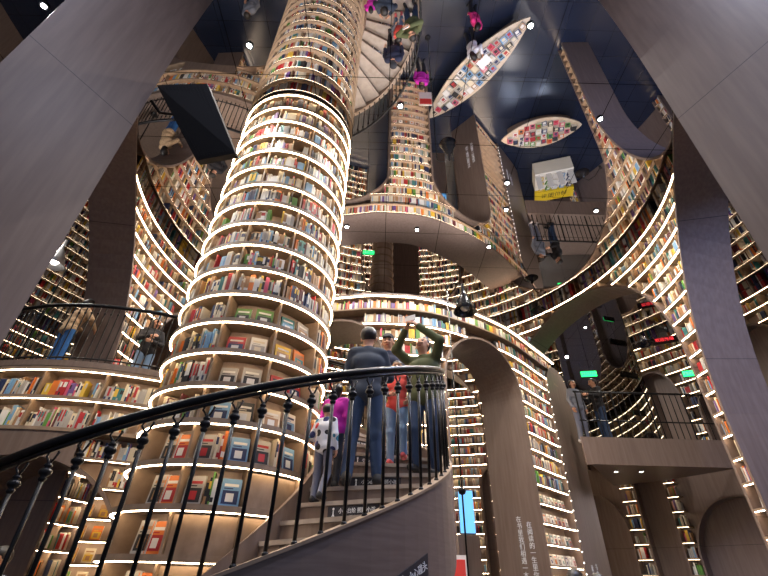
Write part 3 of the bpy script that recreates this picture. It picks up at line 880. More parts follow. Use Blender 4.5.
RACK_A = rad(-30)
t = thing('display_rack', 'long low rack of bright coloured books in the left gallery, mirrored at top left', 'rack', (-10.4, 6.5, 0), RACK_A)
b = MB(); b.box(-1.0, 1.0, -.16, .16, .06, .80); b.build('cabinet', M['wall'], t)
b = MB(); b.box(-1.05, 1.05, -.19, .19, .80, .83); b.build('top', M['tablewood'], t)
b = MB(); b.box(-.95, .95, -.13, .13, 0, .06); b.build('plinth', M['blackmatt'], t)
for k in range(10):
    x = -.9 + .2 * k; TABLE_BOOKS.append((-10.4 + x * math.cos(RACK_A), 6.5 + x * math.sin(RACK_A), .83, RACK_A + R_.uniform(-.1, .1), .17, .26, .05 + .03 * (k % 3), [5, 7, 0, 6, 1, 2, 7, 6, 5, 2][k], 1, 'rack', 0, k, 0, 10, 1))

# ================================================================== PEOPLE
def surface_net(F, org, h):
    """closed surface of a sampled distance field"""
    s = F < 0
    c = np.zeros(tuple(n - 1 for n in F.shape), np.int8)
    for dx in (0, 1):
        for dy in (0, 1):
            for dz in (0, 1):
                c += s[dx:dx + c.shape[0], dy:dy + c.shape[1], dz:dz + c.shape[2]]
    act = (c > 0) & (c < 8)
    idx = -np.ones(c.shape, np.int64); I = np.argwhere(act); idx[act] = np.arange(len(I))
    acc = np.zeros((len(I), 3)); cnt = np.zeros(len(I))
    offs = [(0, 0, 0), (1, 0, 0), (0, 1, 0), (1, 1, 0), (0, 0, 1), (1, 0, 1), (0, 1, 1), (1, 1, 1)]
    V = [F[I[:, 0] + o[0], I[:, 1] + o[1], I[:, 2] + o[2]] for o in offs]
    for a in range(8):
        for q in range(a + 1, 8):
            d = np.array(offs[q]) - np.array(offs[a])
            if abs(d).sum() != 1: continue
            m = (V[a] < 0) != (V[q] < 0)
            t = V[a] / np.where(m, V[a] - V[q], 1)
            acc[m] += (np.array(offs[a]) + t[:, None] * d)[m]; cnt[m] += 1
    P = (I + acc / cnt[:, None]) * h + org
    faces = []
    for ax in range(3):
        A = np.take(s, range(0, s.shape[ax] - 1), ax); B = np.take(s, range(1, s.shape[ax]), ax)
        E = np.argwhere(A != B)
        o1, o2 = [(1, 2), (2, 0), (0, 1)][ax]
        E = E[(E[:, o1] > 0) & (E[:, o2] > 0) & (E[:, o1] < s.shape[o1] - 1) & (E[:, o2] < s.shape[o2] - 1)]
        e1 = np.eye(3, dtype=int)[o1]; e2 = np.eye(3, dtype=int)[o2]
        q = np.stack([idx[tuple((E - e1 - e2).T)], idx[tuple((E - e2).T)], idx[tuple(E.T)], idx[tuple((E - e1).T)]], 1)
        ins = s[tuple(E.T)]
        q[~ins] = q[~ins][:, ::-1]
        faces.append(q)
    Fq = np.concatenate(faces)
    return P, Fq[(Fq >= 0).all(1)]


def sdf_mesh(prims, h=.012, k=.03, cut=None):
    """smooth union of tapered capsules (a, b, ra, rb)"""
    pa = np.array([[*p[0], p[2]] for p in prims] + [[*p[1], p[3]] for p in prims])
    lo = (pa[:, :3] - pa[:, 3:]).min(0) - 3 * h - .02; hi = (pa[:, :3] + pa[:, 3:]).max(0) + 3 * h + .02
    n = np.ceil((hi - lo) / h).astype(int) + 1
    F = np.full(n, .5, np.float32)
    ax = [lo[i] + h * np.arange(n[i]) for i in range(3)]
    for p in prims:
        a, b_, ra, rb = np.array(p[0], float), np.array(p[1], float), p[2], p[3]
        kk = p[4] if len(p) > 4 else k
        m = max(ra, rb) + kk + .04
        l = np.maximum(((np.minimum(a, b_) - m - lo) / h).astype(int), 0); u = np.minimum(((np.maximum(a, b_) + m - lo) / h).astype(int) + 2, n)
        X, Y, Z = np.meshgrid(*[ax[i][l[i]:u[i]] for i in range(3)], indexing='ij')
        ab = b_ - a; L2 = max(ab @ ab, 1e-9)
        t = np.clip(((X - a[0]) * ab[0] + (Y - a[1]) * ab[1] + (Z - a[2]) * ab[2]) / L2, 0, 1)
        D = np.sqrt((X - a[0] - t * ab[0]) ** 2 + (Y - a[1] - t * ab[1]) ** 2 + (Z - a[2] - t * ab[2]) ** 2) - (ra + (rb - ra) * t)
        sub = F[l[0]:u[0], l[1]:u[1], l[2]:u[2]]
        hh = np.clip(.5 + .5 * (sub - D) / kk, 0, 1)
        F[l[0]:u[0], l[1]:u[1], l[2]:u[2]] = sub * (1 - hh) + D * hh - kk * hh * (1 - hh)
    if cut is not None:
        X, Y, Z = np.meshgrid(*ax, indexing='ij'); F = np.maximum(F, cut(X, Y, Z))
    return surface_net(F, lo, h)


def mesh_obj(name, P, Q, mats, parent, mi=None):
    me = bpy.data.meshes.new(name); me.from_pydata([tuple(p) for p in P], [], [tuple(int(i) for i in q) for q in Q])
    for m in mats: me.materials.append(m)
    if mi is not None: me.polygons.foreach_set('material_index', mi.astype(np.int32))
    me.polygons.foreach_set('use_smooth', [True] * len(me.polygons)); me.update()
    o = bpy.data.objects.new(name, me); COL.objects.link(o); o.parent = parent
    return o


SKIN = mat('skin', srgb(196, 146, 118), .55); LIPS = mat('lips', srgb(160, 84, 76), .5); EYED = mat('eye_dark', (0.02, .015, .012, 1), .3)
HAIRM = mat('dark_hair', (0.012, 0.009, 0.008, 1), .45)
def cloth(name, c, spots=None):
    m = mat(name, c, .85)
    if spots:
        nt = m.node_tree; N = nt.nodes; L = nt.links
        v = N.new('ShaderNodeTexVoronoi'); v.inputs['Scale'].default_value = spots[1]; tc = N.new('ShaderNodeTexCoord')
        L.new(tc.outputs['Object'], v.inputs['Vector'])
        cr = N.new('ShaderNodeValToRGB'); cr.color_ramp.interpolation = 'CONSTANT'
        e = cr.color_ramp.elements; e[0].color = spots[0]; e[1].position = spots[2]; e[1].color = c
        if len(spots) > 3:
            mx = N.new('ShaderNodeMix'); mx.data_type = 'RGBA'; sep = N.new('ShaderNodeSeparateColor'); L.new(v.outputs['Color'], sep.inputs[0])
            c2 = N.new('ShaderNodeValToRGB'); c2.color_ramp.interpolation = 'CONSTANT'
            for i, cc in enumerate(spots[3]):
                el = c2.color_ramp.elements[i] if i < 2 else c2.color_ramp.elements.new(i / len(spots[3]))
                el.position = i / len(spots[3]); el.color = cc
            L.new(sep.outputs[0], c2.inputs[0])
            lt = N.new('ShaderNodeMath'); lt.operation = 'LESS_THAN'; lt.inputs[1].default_value = spots[2]
            L.new(v.outputs['Distance'], lt.inputs[0]); L.new(lt.outputs[0], mx.inputs['Factor']); mx.inputs['A'].default_value = c
            L.new(c2.outputs[0], mx.inputs['B']); L.new(mx.outputs['Result'], N['Principled BSDF'].inputs['Base Color'])
        else:
            L.new(v.outputs['Distance'], cr.inputs[0]); L.new(cr.outputs[0], N['Principled BSDF'].inputs['Base Color'])
    return m


def person(label, loc, rz, H, top, legs, shoe, pose=None, hair='short', top_name='jacket', vest=False, cap=None, group=None, bulk=1.0, cuff=.93, res=.011):
    """local frame: +Y is the way the person faces, feet at z = 0; joints are given for a 1.75 m figure"""
    J = dict(pel=(0, 0, .95), wst=(0, .005, 1.10), chs=(0, 0, 1.29), nek=(0, -.005, 1.47), hed=(0, .015, 1.635),
             shL=(-.175, -.005, 1.42), elL=(-.235, -.02, 1.15), wrL=(-.225, .06, .90), shR=(.175, -.005, 1.42), elR=(.235, -.02, 1.15), wrR=(.225, .06, .90),
             hiL=(-.09, 0, .93), knL=(-.105, .02, .50), anL=(-.11, -.02, .085), hiR=(.09, 0, .93), knR=(.105, .02, .50), anR=(.11, -.02, .085), look=(0, 1, 0))
    if pose: J.update(pose)
    k = H / 1.75
    t = thing('person', label, 'person', loc, rz, group)
    V = {n: np.array(p, float) for n, p in J.items()}
    lk = V['look'] / np.linalg.norm(V['look']); hd = V['hed']
    side = np.cross(lk, (0, 0, 1)); side /= np.linalg.norm(side); hup = np.cross(side, lk)
    B = bulk
    torso = [(V['pel'] + (-.065, 0, 0), V['pel'] + (.065, 0, 0), .112 * B, .112 * B), (V['wst'] + (-.05, 0, 0), V['wst'] + (.05, 0, 0), .105 * B, .105 * B),
             (V['chs'] + (-.075, 0, 0), V['chs'] + (.075, 0, 0), .118 * B, .118 * B), (V['shL'] * .85 + V['shR'] * .15, V['shR'] * .85 + V['shL'] * .15, .068, .068),
             (V['pel'], V['chs'], .115 * B, .125 * B)]
    arms = []
    for s in 'LR':
        arms += [(V['sh' + s], V['el' + s], .056 * B, .043 * B), (V['el' + s], V['wr' + s], .043 * B, .029)]
    lgs = []
    for s in 'LR':
        lgs += [(V['hi' + s], V['kn' + s], .088, .058), (V['kn' + s], V['an' + s], .056, .038)]
    feet = [];
    for s in 'LR':
        a = V['an' + s]; feet.append((a + (0, -.045, -.045), a + (0, .13, -.055), .038, .032))
    head = [(hd + hup * .03, hd + hup * .02 - lk * .02, .088, .09), (hd + lk * .025 - hup * .045, hd - hup * .05, .058, .06),
            (V['nek'] - (0, 0, .03), hd - hup * .06 - lk * .015, .052, .05)]
    face = [(hd + lk * .092 - hup * .012, hd + lk * .108 - hup * .03, .010, .014, .012), (hd + lk * .085 + side * .045 - hup * .03, hd + lk * .085 - side * .045 - hup * .03, .012, .012, .02),
            (hd + side * .088 - hup * .005, hd + side * .09 - hup * .035, .014, .010, .008), (hd - side * .088 - hup * .005, hd - side * .09 - hup * .035, .014, .010, .008)]
    hands = []
    for s in 'LR':
        wr, el = V['wr' + s], V['el' + s]; d = (wr - el) / np.linalg.norm(wr - el)
        out = np.array((1 if s == 'R' else -1, 0, 0), float)
        ref = V['palm' + s] if 'palm' + s in V else -out       # the way the palm faces
        pn = ref - d * (ref @ d); pn /= np.linalg.norm(pn); lat = np.cross(d, pn); 
        if lat @ np.array((0, 1, .2)) < 0: lat = -lat          # the thumb's side, to the front
        hands.append((wr - d * .01, wr + d * .05, .027, .03, .02))
        hands.append((wr + d * .07 + lat * .02, wr + d * .07 - lat * .02, .017, .017, .02))
        for f, (o_, ln) in enumerate(((.030, .068), (.011, .078), (-.009, .072), (-.028, .056))):
            p0 = wr + d * .075 + lat * o_; p1 = p0 + d * ln * .55 + pn * .012; p2 = p1 + d * ln * .4 + pn * .03
            hands += [(p0, p1, .0095, .009, .004), (p1, p2, .009, .0075, .004)]
        q0 = wr + d * .02 + lat * .028; q1 = q0 + d * .035 + lat * .028 + pn * .012; q2 = q1 + d * .03 + lat * .006 + pn * .01
        hands += [(q0, q1, .013, .011, .008), (q1, q2, .011, .009, .006)]
    slim = [(p[0], p[1], p[2] - .008, p[3] - .008) for p in torso + arms + lgs]
    def sc(ps): return [(np.array(p[0]) * k, np.array(p[1]) * k, p[2] * k, p[3] * k) + ((p[4] * k,) if len(p) > 4 else (.03 * k,)) for p in ps]
    P, Q = sdf_mesh(sc(slim + feet + head + face + hands), .0095 * max(k, .6))
    C = P[Q].mean(1) / k - hd; f = C @ lk; x = C @ side; z = C @ hup
    mi = np.zeros(len(Q), int)
    mi[(f > .06) & (abs(abs(x) - .033) < .014) & (abs(z - .012) < .008)] = 1
    mi[(f > .07) & (abs(x) < .024) & (abs(z + .066) < .008)] = 2
    mi[(f > .06) & (abs(abs(x) - .034) < .02) & (abs(z - .036) < .006)] = 3
    mesh_obj('body', P, Q, [SKIN, EYED, LIPS, HAIRM], t, mi)
    # clothes: their own meshes over the body
    infl = lambda ps, e: [(p[0], p[1], p[2] + e, p[3] + e) for p in ps]
    sl = []
    for s in 'LR':
        sl += [(V['sh' + s], V['el' + s], .062 * B, .054 * B), (V['el' + s], V['el' + s] + (V['wr' + s] - V['el' + s]) * cuff, .052 * B, .042 * B)]
    tp = infl(torso, .012 * B) + [(V['nek'] - (0, 0, .06), V['nek'] - (0, 0, .015), .075, .066)]
    P, Q = sdf_mesh(sc(tp + ([] if vest else sl)), res * max(k, .7)); mesh_obj(top_name, P, Q, [top], t)
    if vest:
        P, Q = sdf_mesh(sc(sl), res * max(k, .7)); mesh_obj('sleeves', P, Q, [vest], t)
    tr = [(V['pel'] + (-.06, 0, .02), V['pel'] + (.06, 0, .02), .116 * B, .116 * B)]
    for s in 'LR':
        tr += [(V['hi' + s], V['kn' + s], .096, .072), (V['kn' + s], V['an' + s] + (0, 0, .01), .070, .060)]
    P, Q = sdf_mesh(sc(tr), res * max(k, .7)); mesh_obj('trousers', P, Q, [legs], t)
    for s in 'LR':
        a = V['an' + s]
        P, Q = sdf_mesh(sc([(a + (0, -.05, -.04), a + (0, .14, -.05), .048, .040), (a + (0, -.03, -.03), a + (0, -.01, .02), .046, .046)]), .010 * max(k, .7), cut=None)
        P[:, 2] = np.maximum(P[:, 2], (a[2] - .085) * k); mesh_obj('shoe', P, Q, [shoe], t)
    hp_ = [(hd + hup * .045 - lk * .015, hd + hup * .03 - lk * .03, .096, .098)]
    if hair == 'long': hp_ += [(hd - lk * .06, V['nek'] - lk * .10 - (0, 0, .22), .085, .05), (hd + side * .075 - lk * .01, V['shR'] * .35 + V['nek'] * .65 + lk * .05 - (0, 0, .16), .03, .03), (hd - side * .075 - lk * .01, V['shL'] * .35 + V['nek'] * .65 + lk * .05 - (0, 0, .16), .03, .03)]
    if hair == 'bob': hp_ += [(hd - lk * .05, hd - lk * .06 - hup * .10, .09, .075)]
    hk, lk_, up_ = hd * k, lk, hup
    def cutf(X, Y, Z):
        a = (X - hk[0]) * lk_[0] + (Y - hk[1]) * lk_[1] + (Z - hk[2]) * lk_[2]; z_ = (X - hk[0]) * up_[0] + (Y - hk[1]) * up_[1] + (Z - hk[2]) * up_[2]
        r_ = np.minimum(a - .035 * k, .062 * k - z_)          # face opening
        if hair == 'short': r_ = np.maximum(r_, np.minimum(-z_ - .062 * k, a + 9))
        return r_
    P, Q = sdf_mesh(sc(hp_), .009 * max(k, .7), cut=cutf)
    mesh_obj('hair', P, Q, [HAIRM], t)
    if cap:
        P, Q = sdf_mesh(sc([(hd + hup * .07 - lk * .01, hd + hup * .06 - lk * .02, .096, .098), (hd + hup * .06 + lk * .09 + side * .04, hd + hup * .06 + lk * .09 - side * .04, .022, .022)]), .010, cut=lambda X, Y, Z: (hk[2] + .045 * k) - Z)
        mesh_obj('cap', P, Q, [cap], t)
    return t


JEANS = cloth('dark_blue_denim', srgb(38, 58, 88)); JEANL = cloth('pale_blue_denim', srgb(112, 140, 172)); JEANB = cloth('bright_blue_denim', srgb(40, 92, 150)); GREYT = cloth('grey_trousers', srgb(100, 104, 122)); DARKT = cloth('dark_trousers', srgb(32, 34, 44))
SWEAT = cloth('dark_slate_sweater', srgb(48, 56, 70)); OLIVE = cloth('olive_padded_jacket', srgb(78, 84, 52)); MAG = cloth('magenta_jacket', srgb(196, 40, 170)); CORAL = cloth('coral_vest', srgb(226, 88, 78)); BLK = cloth('black_cloth', srgb(26, 25, 30)); NAVY = cloth('navy_jacket', srgb(34, 40, 66)); GREYJ = cloth('grey_jacket', srgb(112, 116, 128)); PINKJ = cloth('pink_top', srgb(214, 46, 120)); WHT = cloth('white_shirt', srgb(214, 214, 218)); KHAKI = cloth('khaki_trousers', srgb(112, 100, 78))
PATT = cloth('white_hoodie_with_coloured_patches', srgb(206, 208, 216), (srgb(180, 40, 50), 13, .47, [srgb(176, 40, 50), srgb(36, 44, 90), srgb(40, 40, 46), srgb(60, 130, 160), srgb(205, 206, 214)]))
LEOP = cloth('leopard_print', srgb(176, 146, 112), ((.03, .02, .015, 1), 30, .22))
SHB = cloth('black_shoe', (.015, .015, .017, 1)); SHW = cloth('white_shoe', srgb(205, 200, 200)); SHR = cloth('pink_shoe', srgb(200, 90, 96))

def on_stair(x, y):
    th = math.atan2(y - CC[1], x - CC[0])
    for t0, t1, z in STEP_Z:
        if t0 <= th < t1: return z
    return 0
def place(x, y, dz=0): return (x, y, on_stair(x, y) + dz)
UPX = lambda a: rad(a)

person('child in a white hoodie with coloured patches and grey trousers, lowest on the stairs', place(-.55, 4.34), rad(-25), .92, PATT, GREYT, SHB,
       dict(elL=(-.27, -.03, 1.17), wrL=(-.36, .12, 1.12), knL=(-.13, .06, .5), anR=(.12, -.16, .12)), top_name='hoodie', bulk=1.1)
person('child in a bright magenta jacket on the stairs beside the man in jeans', place(-.50, 4.66), rad(-20), 1.1, MAG, DARKT, SHB, dict(), 'bob', bulk=1.18)
person('man in a dark slate sweater and blue jeans on the stairs, seen from behind', place(-.16, 4.43), rad(4), 1.72, SWEAT, JEANS, SHB,
       dict(elR=(.26, .06, 1.16), wrR=(.14, .26, 1.17), elL=(-.24, .05, 1.16), wrL=(-.12, .26, 1.15), anL=(-.16, -.06, .085), knL=(-.13, .02, .5), anR=(.15, .06, .10), look=(.25, 1, 0)), top_name='sweater', bulk=.98)
person('man in a dark cap and navy jacket half hidden behind the others on the stairs', place(.08, 5.42), rad(170), 1.66, NAVY, DARKT, SHB, dict(), cap=cloth('dark_cap', srgb(36, 38, 46)))
person('girl in a coral vest over grey sleeves with pale jeans, coming down the stairs', place(.20, 5.08), rad(172), 1.27, CORAL, JEANL, SHR,
       dict(wrR=(.10, .22, 1.08), elR=(.24, .04, 1.15), elL=(-.25, .02, 1.15), wrL=(-.20, .2, .98), knL=(-.10, .10, .52), anL=(-.11, .05, .17)), 'bob', top_name='vest', vest=GREYJ)
olive = person('man in an olive padded jacket holding up a phone to photograph, on the stairs', place(.52, 4.90), rad(150), 1.70, OLIVE, JEANS, SHB,
       dict(elR=(.31, .17, 1.57), wrR=(.10, .30, 1.76), elL=(-.31, .17, 1.57), wrL=(-.07, .30, 1.78), look=(0, 1, .35), knR=(.10, .09, .52), anR=(.12, .04, .15), palmR=(-1, .2, 0), palmL=(1, .2, 0)), bulk=1.10)
ph = thing('phone', 'white phone held up in both hands by the man in the olive jacket', 'phone', (0, 0, 0))
ph.matrix_world = Matrix.Translation(olive.location) @ Matrix.Rotation(rad(150), 4, 'Z') @ Matrix.Translation((.015, .34, 1.83))
b = MB(); b.box(-.075, .075, -.005, .005, -.037, .037); b.build('case', M['white'], ph)
b = MB(); b.box(-.07, .07, -.0065, -.005, -.033, .033); b.build('display', M['gloss'], ph)
b = MB(); b.lathe([(0, .005), (.006, .005), (.006, 0)], (.055, .005, .02), 10, axis=(0, 1, 0)); b.build('lens', M['gloss'], ph)

person('person in a leopard print top and bright blue jeans leaning at the left balcony rail', (-5.80, 6.95, LZ), rad(-25), 1.64, LEOP, JEANB, SHB,
       dict(elR=(.28, .16, 1.22), wrR=(.16, .36, 1.12), elL=(-.28, .16, 1.22), wrL=(-.16, .36, 1.12), chs=(0, .06, 1.28), nek=(0, .11, 1.45), hed=(0, .15, 1.61), shL=(-.175, .08, 1.40), shR=(.175, .08, 1.40)), 'bob')
person('woman with long black hair, black top and pale jeans behind the left balcony rail', (-4.72, 7.75, LZ), rad(215), 1.62, BLK, JEANL, SHW,
       dict(elR=(.25, .05, 1.18), wrR=(.04, .24, 1.22), elL=(-.25, .03, 1.16), wrL=(-.02, .24, 1.10), look=(-.35, 1, -.25)), 'long', top_name='top')
person('person in a pale grey top standing behind the woman with long hair', (-3.95, 7.75, LZ), rad(120), 1.6, GREYJ, DARKT, SHB, dict(), 'short')
person('person in a black jacket and jeans behind the right balcony railing, turned left', (5.72, RY + .55, RZ), rad(95), 1.70, BLK, JEANS, SHB,
       dict(elR=(.24, .1, 1.18), wrR=(.2, .32, 1.25), elL=(-.24, .1, 1.18), wrL=(-.18, .32, 1.22)))
person('person in a pale jacket standing at the left end of the right balcony railing', (5.12, RY + .5, RZ), rad(200), 1.62, GREYJ, GREYT, SHW, dict(), 'bob')
# visitors on the floor, seen in the mirror
person('visitor in a white shirt reading at the long boat table', (2.55, 6.55, 0), rad(-50), 1.66, WHT, DARKT, SHB, dict(elR=(.24, .12, 1.15), wrR=(.12, .36, 1.15), elL=(-.24, .12, 1.15), wrL=(-.12, .36, 1.15), look=(0, 1, -.6)), 'bob', top_name='shirt')
person('visitor in a pink top standing near the upper end of the long boat table', (2.5, 5.75, 0), rad(40), 1.6, PINKJ, DARKT, SHB, dict(), 'bob', top_name='top')
person('visitor in a magenta coat by the narrow tower pier', (1.05, 7.55, 0), rad(190), 1.62, MAG, DARKT, SHB, dict(), 'long', top_name='coat')
person('visitor in a pale grey coat standing on the floor left of the column', (-4.1, 5.55, 0), rad(160), 1.7, GREYJ, DARKT, SHB, dict(look=(0, 1, -.4)), 'short', top_name='coat')
t = thing('open_paper', 'open white paper held by the visitor in the white shirt', 'paper', (2.88, 6.83, 1.10), rad(-50))
b = MB(); b.quadbox([(-.2, 0, 0), (.2, 0, 0), (.2, .28, .03), (-.2, .28, .03), (-.2, 0, .006), (.2, 0, .006), (.2, .28, .036), (-.2, .28, .036)]); b.build('sheet', M['white'], t)

# left balcony railing
rail = balc
lr = Circle((-5.3, 10.1), 3.7, 1)
def lp(a, z): return (-5.3 + 3.7 * math.cos(rad(a)), 10.1 + 3.7 * math.sin(rad(a)), z)
b = MB(); b.tube([lp(a, LZ + 1.10) for a in np.linspace(-150, -42, 60)], .035, 8); b.build('handrail', M['black'], rail, True)
b = MB(); b.tube([lp(a, LZ + .10) for a in np.linspace(-150, -42, 60)], .015, 6); b.build('bottom_rail', M['black'], rail, True)
for k in range(62):
    a = -148 + k * 1.7; b = MB(); b.tube([lp(a, LZ), lp(a, LZ + 1.08)], .010, 6); b.lathe([(.01, -.03), (.02, 0), (.01, .03)], lp(a, LZ + .95), 8); b.build('baluster', M['black'], rail)

# ================================================================== BOOKS
def book_mesh(ci, lv):
    me = bpy.data.meshes.new('book')
    v = [(-.5, 0, 0), (.5, 0, 0), (.5, 1, 0), (-.5, 1, 0), (-.5, 0, 1), (.5, 0, 1), (.5, 1, 1), (-.5, 1, 1)]
    z0, z1 = ((.58, .86), (.12, .3), (.35, .9))[lv]
    v += [(-.5, 0, z0), (.5, 0, z0), (.5, 0, z1), (-.5, 0, z1)]
    f = [(0, 3, 2, 1), (0, 1, 9, 8), (8, 9, 10, 11), (11, 10, 5, 4), (1, 2, 6, 5, 10, 9), (2, 3, 7, 6), (3, 0, 8, 11, 4, 7), (4, 5, 6, 7)]
    me.from_pydata(v, [], f)
    me.materials.append(PM[ci]); me.materials.append(PM[(0, 1, 8, 9, 6)[(ci * 3 + lv) % 5] if ci not in (0, 1, 9) else (3, 2, 8, 10, 4)[(ci + lv) % 5]]); me.materials.append(M['paper'])
    for i, k in enumerate((0, 0, 1, 0, 0, 2, 0, 2)): me.polygons[i].material_index = k
    return me
BMESH = [[book_mesh(c, l) for l in range(3)] for c in range(len(PAL))]
ORD = ['first', 'second', 'third', 'fourth', 'fifth', 'sixth', 'seventh', 'eighth', 'ninth', 'tenth', 'eleventh', 'twelfth', 'thirteenth', 'fourteenth', 'fifteenth', 'sixteenth', 'seventeenth', 'eighteenth', 'nineteenth', 'twentieth', 'twenty first', 'twenty second', 'twenty third']
def place_words(wh):
    if wh[0] == 'column': return 'column shelf %s from ceiling' % ORD[max(wh[1] - 1, 0)], 'books on the column, shelf %s from the ceiling' % ORD[wh[1] - 1]
    if wh[0] == 'balcony': return ('upper' if wh[2] == 1 else 'lower') + ' row of left balcony', 'books in the %s row of the left balcony' % ('upper' if wh[2] == 1 else 'lower')
    if wh[0] == 'tower': return ('%s row of the tower' % (ORD[wh[2]] if wh[1] == 'rim' else ORD[wh[2] + 2])), 'books on the tower, row %d' % (wh[2] + (1 if wh[1] == 'rim' else 3))
    return '%s shelf from ceiling, %s' % (ORD[wh[-1]], wh[1]), 'books on the %s %s shelves' % (wh[1], wh[0])
def frame(b):
    p = b['path']; t_, n_ = p.tan(b['u']), p.nrm(b['u'])
    if t_.cross(-n_).z < 0: t_ = -t_
    return t_, n_, Vector((*p.at(b['u'], b['d']), b['z']))
BOOKS.sort(key=lambda b: -b['px'])
dg = bpy.context.evaluated_depsgraph_get(); bpy.context.view_layer.update()
eye = Vector((0, 0, EYE)); single = []; rest = []
used = set()
for b in BOOKS:
    if len(single) < 300 and len(single) + len(rest) < 4000:
        t_, n_, p = frame(b); q = p + Vector((0, 0, b['h'] / 2)) + n_ * .01; d = q - eye
        pr = project(q)
        if pr and 0 < pr[0] < 768 and 0 < pr[1] < 576:
            hit, loc, *_ = SC.ray_cast(dg, eye, d.normalized(), distance=d.length - .02)
            if not hit: single.append(b); continue
    rest.append(b)
for b in single:
    t_, n_, p = frame(b); o = bpy.data.objects.new('book', BMESH[b['c']][int(b['lab'] * 3)]); COL.objects.link(o)
    m = Matrix((t_ * b['w'], -n_ * b['dp'], Vector((0, 0, b['h'])))).transposed().to_4x4(); m.translation = p; o.matrix_world = m
    nm = PAL[b['c']][0]; sz_ = 'tall ' if b['h'] > .235 else ('short ' if b['h'] < .195 else ''); pl_, gr = place_words(b['where'])
    th_ = 'thick ' if b['w'] > .033 else ('slim ' if b['w'] < .022 else '')
    if b['prev'] is not None and b['next'] is not None: rel = 'between %s and %s ones' % (PAL[b['prev']][0], PAL[b['next']][0])
    elif b['next'] is not None: rel = 'at row end by %s one' % PAL[b['next']][0]
    else: rel = 'at row end by %s one' % (PAL[b['prev']][0] if b['prev'] is not None else 'board')
    lab = '%s%s%s book %s, %s' % (sz_, th_, nm, rel, pl_)
    if lab in used:
        lab = '%s%s book, %s in its compartment, %s' % (th_, nm, ORD[min(b['i'], 21)], pl_)
    used.add(lab)
    tag(o, lab[0].lower() + lab[1:], 'book', gr)
# all remaining books, too many and too small to tell apart
def bulk(name, items, label):
    n = len(items); Vv = np.zeros((n * 8, 3)); fidx = []; mi = []
    for k, b in enumerate(items):
        t_, n_, p = frame(b); x = t_ * (b['w'] / 2); y = -n_ * b['dp']; z = Vector((0, 0, b['h']))
        for i, q in enumerate((p - x, p + x, p + x + y, p - x + y, p - x + z, p + x + z, p + x + y + z, p - x + y + z)): Vv[k * 8 + i] = q
        o = k * 8
        for fc, mm in (((0, 1, 5, 4), b['c']), ((1, 2, 6, 5), b['c']), ((3, 0, 4, 7), b['c']), ((4, 5, 6, 7), len(PAL)), ((0, 3, 2, 1), b['c'])):
            fidx.append(tuple(o + i for i in fc)); mi.append(mm)
    me = bpy.data.meshes.new(name); me.from_pydata(Vv.tolist(), [], fidx)
    for m in PM: me.materials.append(m)
    me.materials.append(M['paper']); me.polygons.foreach_set('material_index', mi); me.update()
    o = bpy.data.objects.new(name, me); COL.objects.link(o); tag(o, label, 'books', kind='stuff')
bulk('shelved_books', rest, 'thousands of small multicoloured books filling the lit shelves of walls, tower and column')
print('books', len(BOOKS), 'single', len(single), 'rest', len(rest), 'covers', len(COVERS), 'tablebooks', len(TABLE_BOOKS))

# books shown face out
CM = {}
def cover_mesh(a, b_, c):
    if (a, b_, c) in CM: return CM[(a, b_, c)]
    me = bpy.data.meshes.new('displayed_book'); vs = []; fs = []; ms = []
    def q(x0, x1, y, z0, z1, m): 
        i = len(vs); vs.extend([(x0, y, z0), (x1, y, z0), (x1, y, z1), (x0, y, z1)]); fs.append((i, i + 1, i + 2, i + 3)); ms.append(m)
    i = 0; vs += [(-.5, 0, 0), (.5, 0, 0), (.5, 1, 0), (-.5, 1, 0), (-.5, 0, 1), (.5, 0, 1), (.5, 1, 1), (-.5, 1, 1)]
    for f, m in (((0, 3, 2, 1), 3), ((0, 1, 5, 4), 0), ((1, 2, 6, 5), 3), ((2, 3, 7, 6), 0), ((3, 0, 4, 7), 0), ((4, 5, 6, 7), 3)): fs.append(f); ms.append(m)
    q(-.40, .40, -.04, .10, .58, 1); q(-.22, .18, -.06, .18, .48, 2); q(-.36, .36, -.04, .72, .82, 2); q(-.36, .1, -.04, .63, .67, 1)
    me.from_pydata(vs, [], fs)
    for m in (PM[a], PM[b_], PM[c], M['paper']): me.materials.append(m)
    me.polygons.foreach_set('material_index', ms); CM[(a, b_, c)] = me; return me
ncov = 0; cused = {}
pw2 = {'wall': lambda w: 'wall shelves', 'tower': lambda w: 'tower pier'}
cand = []
for cb in COVERS:
    t_, n_, p = frame(cb); s = seen(p + Vector((0, 0, .1)), n_)
    if s > 0: cand.append((s, cb))
cand.sort(key=lambda s: -s[0])
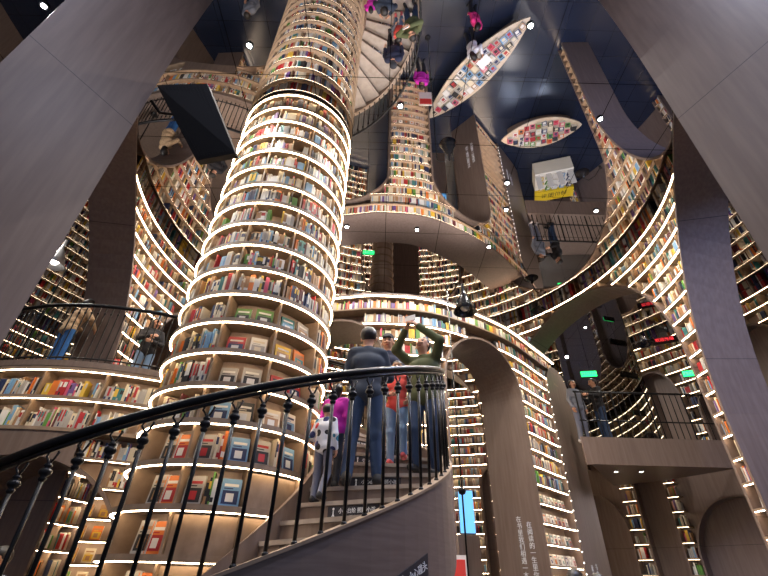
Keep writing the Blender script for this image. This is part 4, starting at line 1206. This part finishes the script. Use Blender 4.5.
for s, cb in cand[:290]:
    t_, n_, p = frame(cb); o = bpy.data.objects.new('displayed_book', cover_mesh(cb['a'], cb['b'], cb['c'])); COL.objects.link(o)
    zv = (Vector((0, 0, 1)) - n_ * cb['lean']).normalized(); yv = -(n_ + Vector((0, 0, cb['lean']))).normalized()
    m = Matrix((t_ * cb['w'], yv * .022, zv * cb['h'])).transposed().to_4x4(); m.translation = p; o.matrix_world = m
    wh = cb['where']; na, nb, nc = PAL[cb['a']][0], PAL[cb['b']][0], PAL[cb['c']][0]
    if wh[0] == 'column': pl_ = 'column shelf %s from ceiling' % ORD[wh[1] - 1]; gr = 'face out books on the column'
    elif wh[0] == 'balcony': pl_ = 'low row of left balcony'; gr = 'pale books low on the left balcony'
    elif wh[0] == 'vault': pl_ = 'vault shelf %s from the top' % ORD[wh[2]]; gr = 'face out books in the vault'
    elif wh[0] == 'tower': pl_ = 'tower pier shelf %s from rim' % ORD[wh[-1] + 2]; gr = 'face out books on the tower pier'
    else: pl_ = '%s wall shelf %s from ceiling' % (wh[1], ORD[wh[-1]]); gr = 'face out books on the wall shelves'
    lab = '%s face out book, %s picture, %s title, %s' % (na, nb, nc, pl_)
    cused[lab] = cused.get(lab, 0) + 1
    if cused[lab] > 1: lab = '%s face out book, %s copy from left, %s' % (na, ORD[cused[lab] - 1], pl_)
    tag(o, lab, 'book', gr); ncov += 1
# stacks of books lying on the display tables
flat = {}
def flat_mesh(a, b_):
    if (a, b_) in flat: return flat[(a, b_)]
    me = bpy.data.meshes.new('book_pile')
    vs = [(-.5, -.5, 0), (.5, -.5, 0), (.5, .5, 0), (-.5, .5, 0), (-.5, -.5, 1), (.5, -.5, 1), (.5, .5, 1), (-.5, .5, 1), (-.3, -.35, 1.03), (.3, -.35, 1.03), (.3, .1, 1.03), (-.3, .1, 1.03), (-.38, .25, 1.03), (.38, .25, 1.03), (.38, .38, 1.03), (-.38, .38, 1.03)]
    fs = [(0, 3, 2, 1), (0, 1, 5, 4), (1, 2, 6, 5), (2, 3, 7, 6), (3, 0, 4, 7), (4, 5, 6, 7), (8, 9, 10, 11), (12, 13, 14, 15)]
    me.from_pydata(vs, [], fs)
    for m in (PM[a], PM[b_], M['paper']): me.materials.append(m)
    me.polygons.foreach_set('material_index', [0, 2, 2, 2, 0, 0, 1, 1]); flat[(a, b_)] = me; return me
tl = {'long': 'long boat table', 'short': 'shorter boat table', 'stand': 'yellow sale stand', 'rack': 'low rack in the left gallery'}
for (x, y, z, an, wd, ln, hgt, ca_, cb_, wh, k, i, j, nx, ny) in TABLE_BOOKS:
    o = bpy.data.objects.new('table_book', flat_mesh(ca_, cb_)); COL.objects.link(o); o.location = (x, y, z); o.rotation_euler = (0, 0, an); o.scale = (wd, ln, hgt)
    tag(o, '%s flat book on the %s, %s across its %s rank from the window end' % (PAL[ca_][0], tl[wh], ORD[j], ORD[min(i, 21)]) if False else
        '%s book on %s, %s rank from its left tip, %s of %d across' % (PAL[ca_][0], tl[wh], ORD[min(i, 21)], ORD[j], ny) if ny > 1 else '%s book on %s, %s from its left tip' % (PAL[ca_][0], tl[wh], ORD[min(i, 21)]), 'book', 'books lying on the ' + tl[wh])

for o in bpy.data.objects:
    if o.parent is None and len(o.get('label', '').split()) > 16: print('LONG', o['label'])
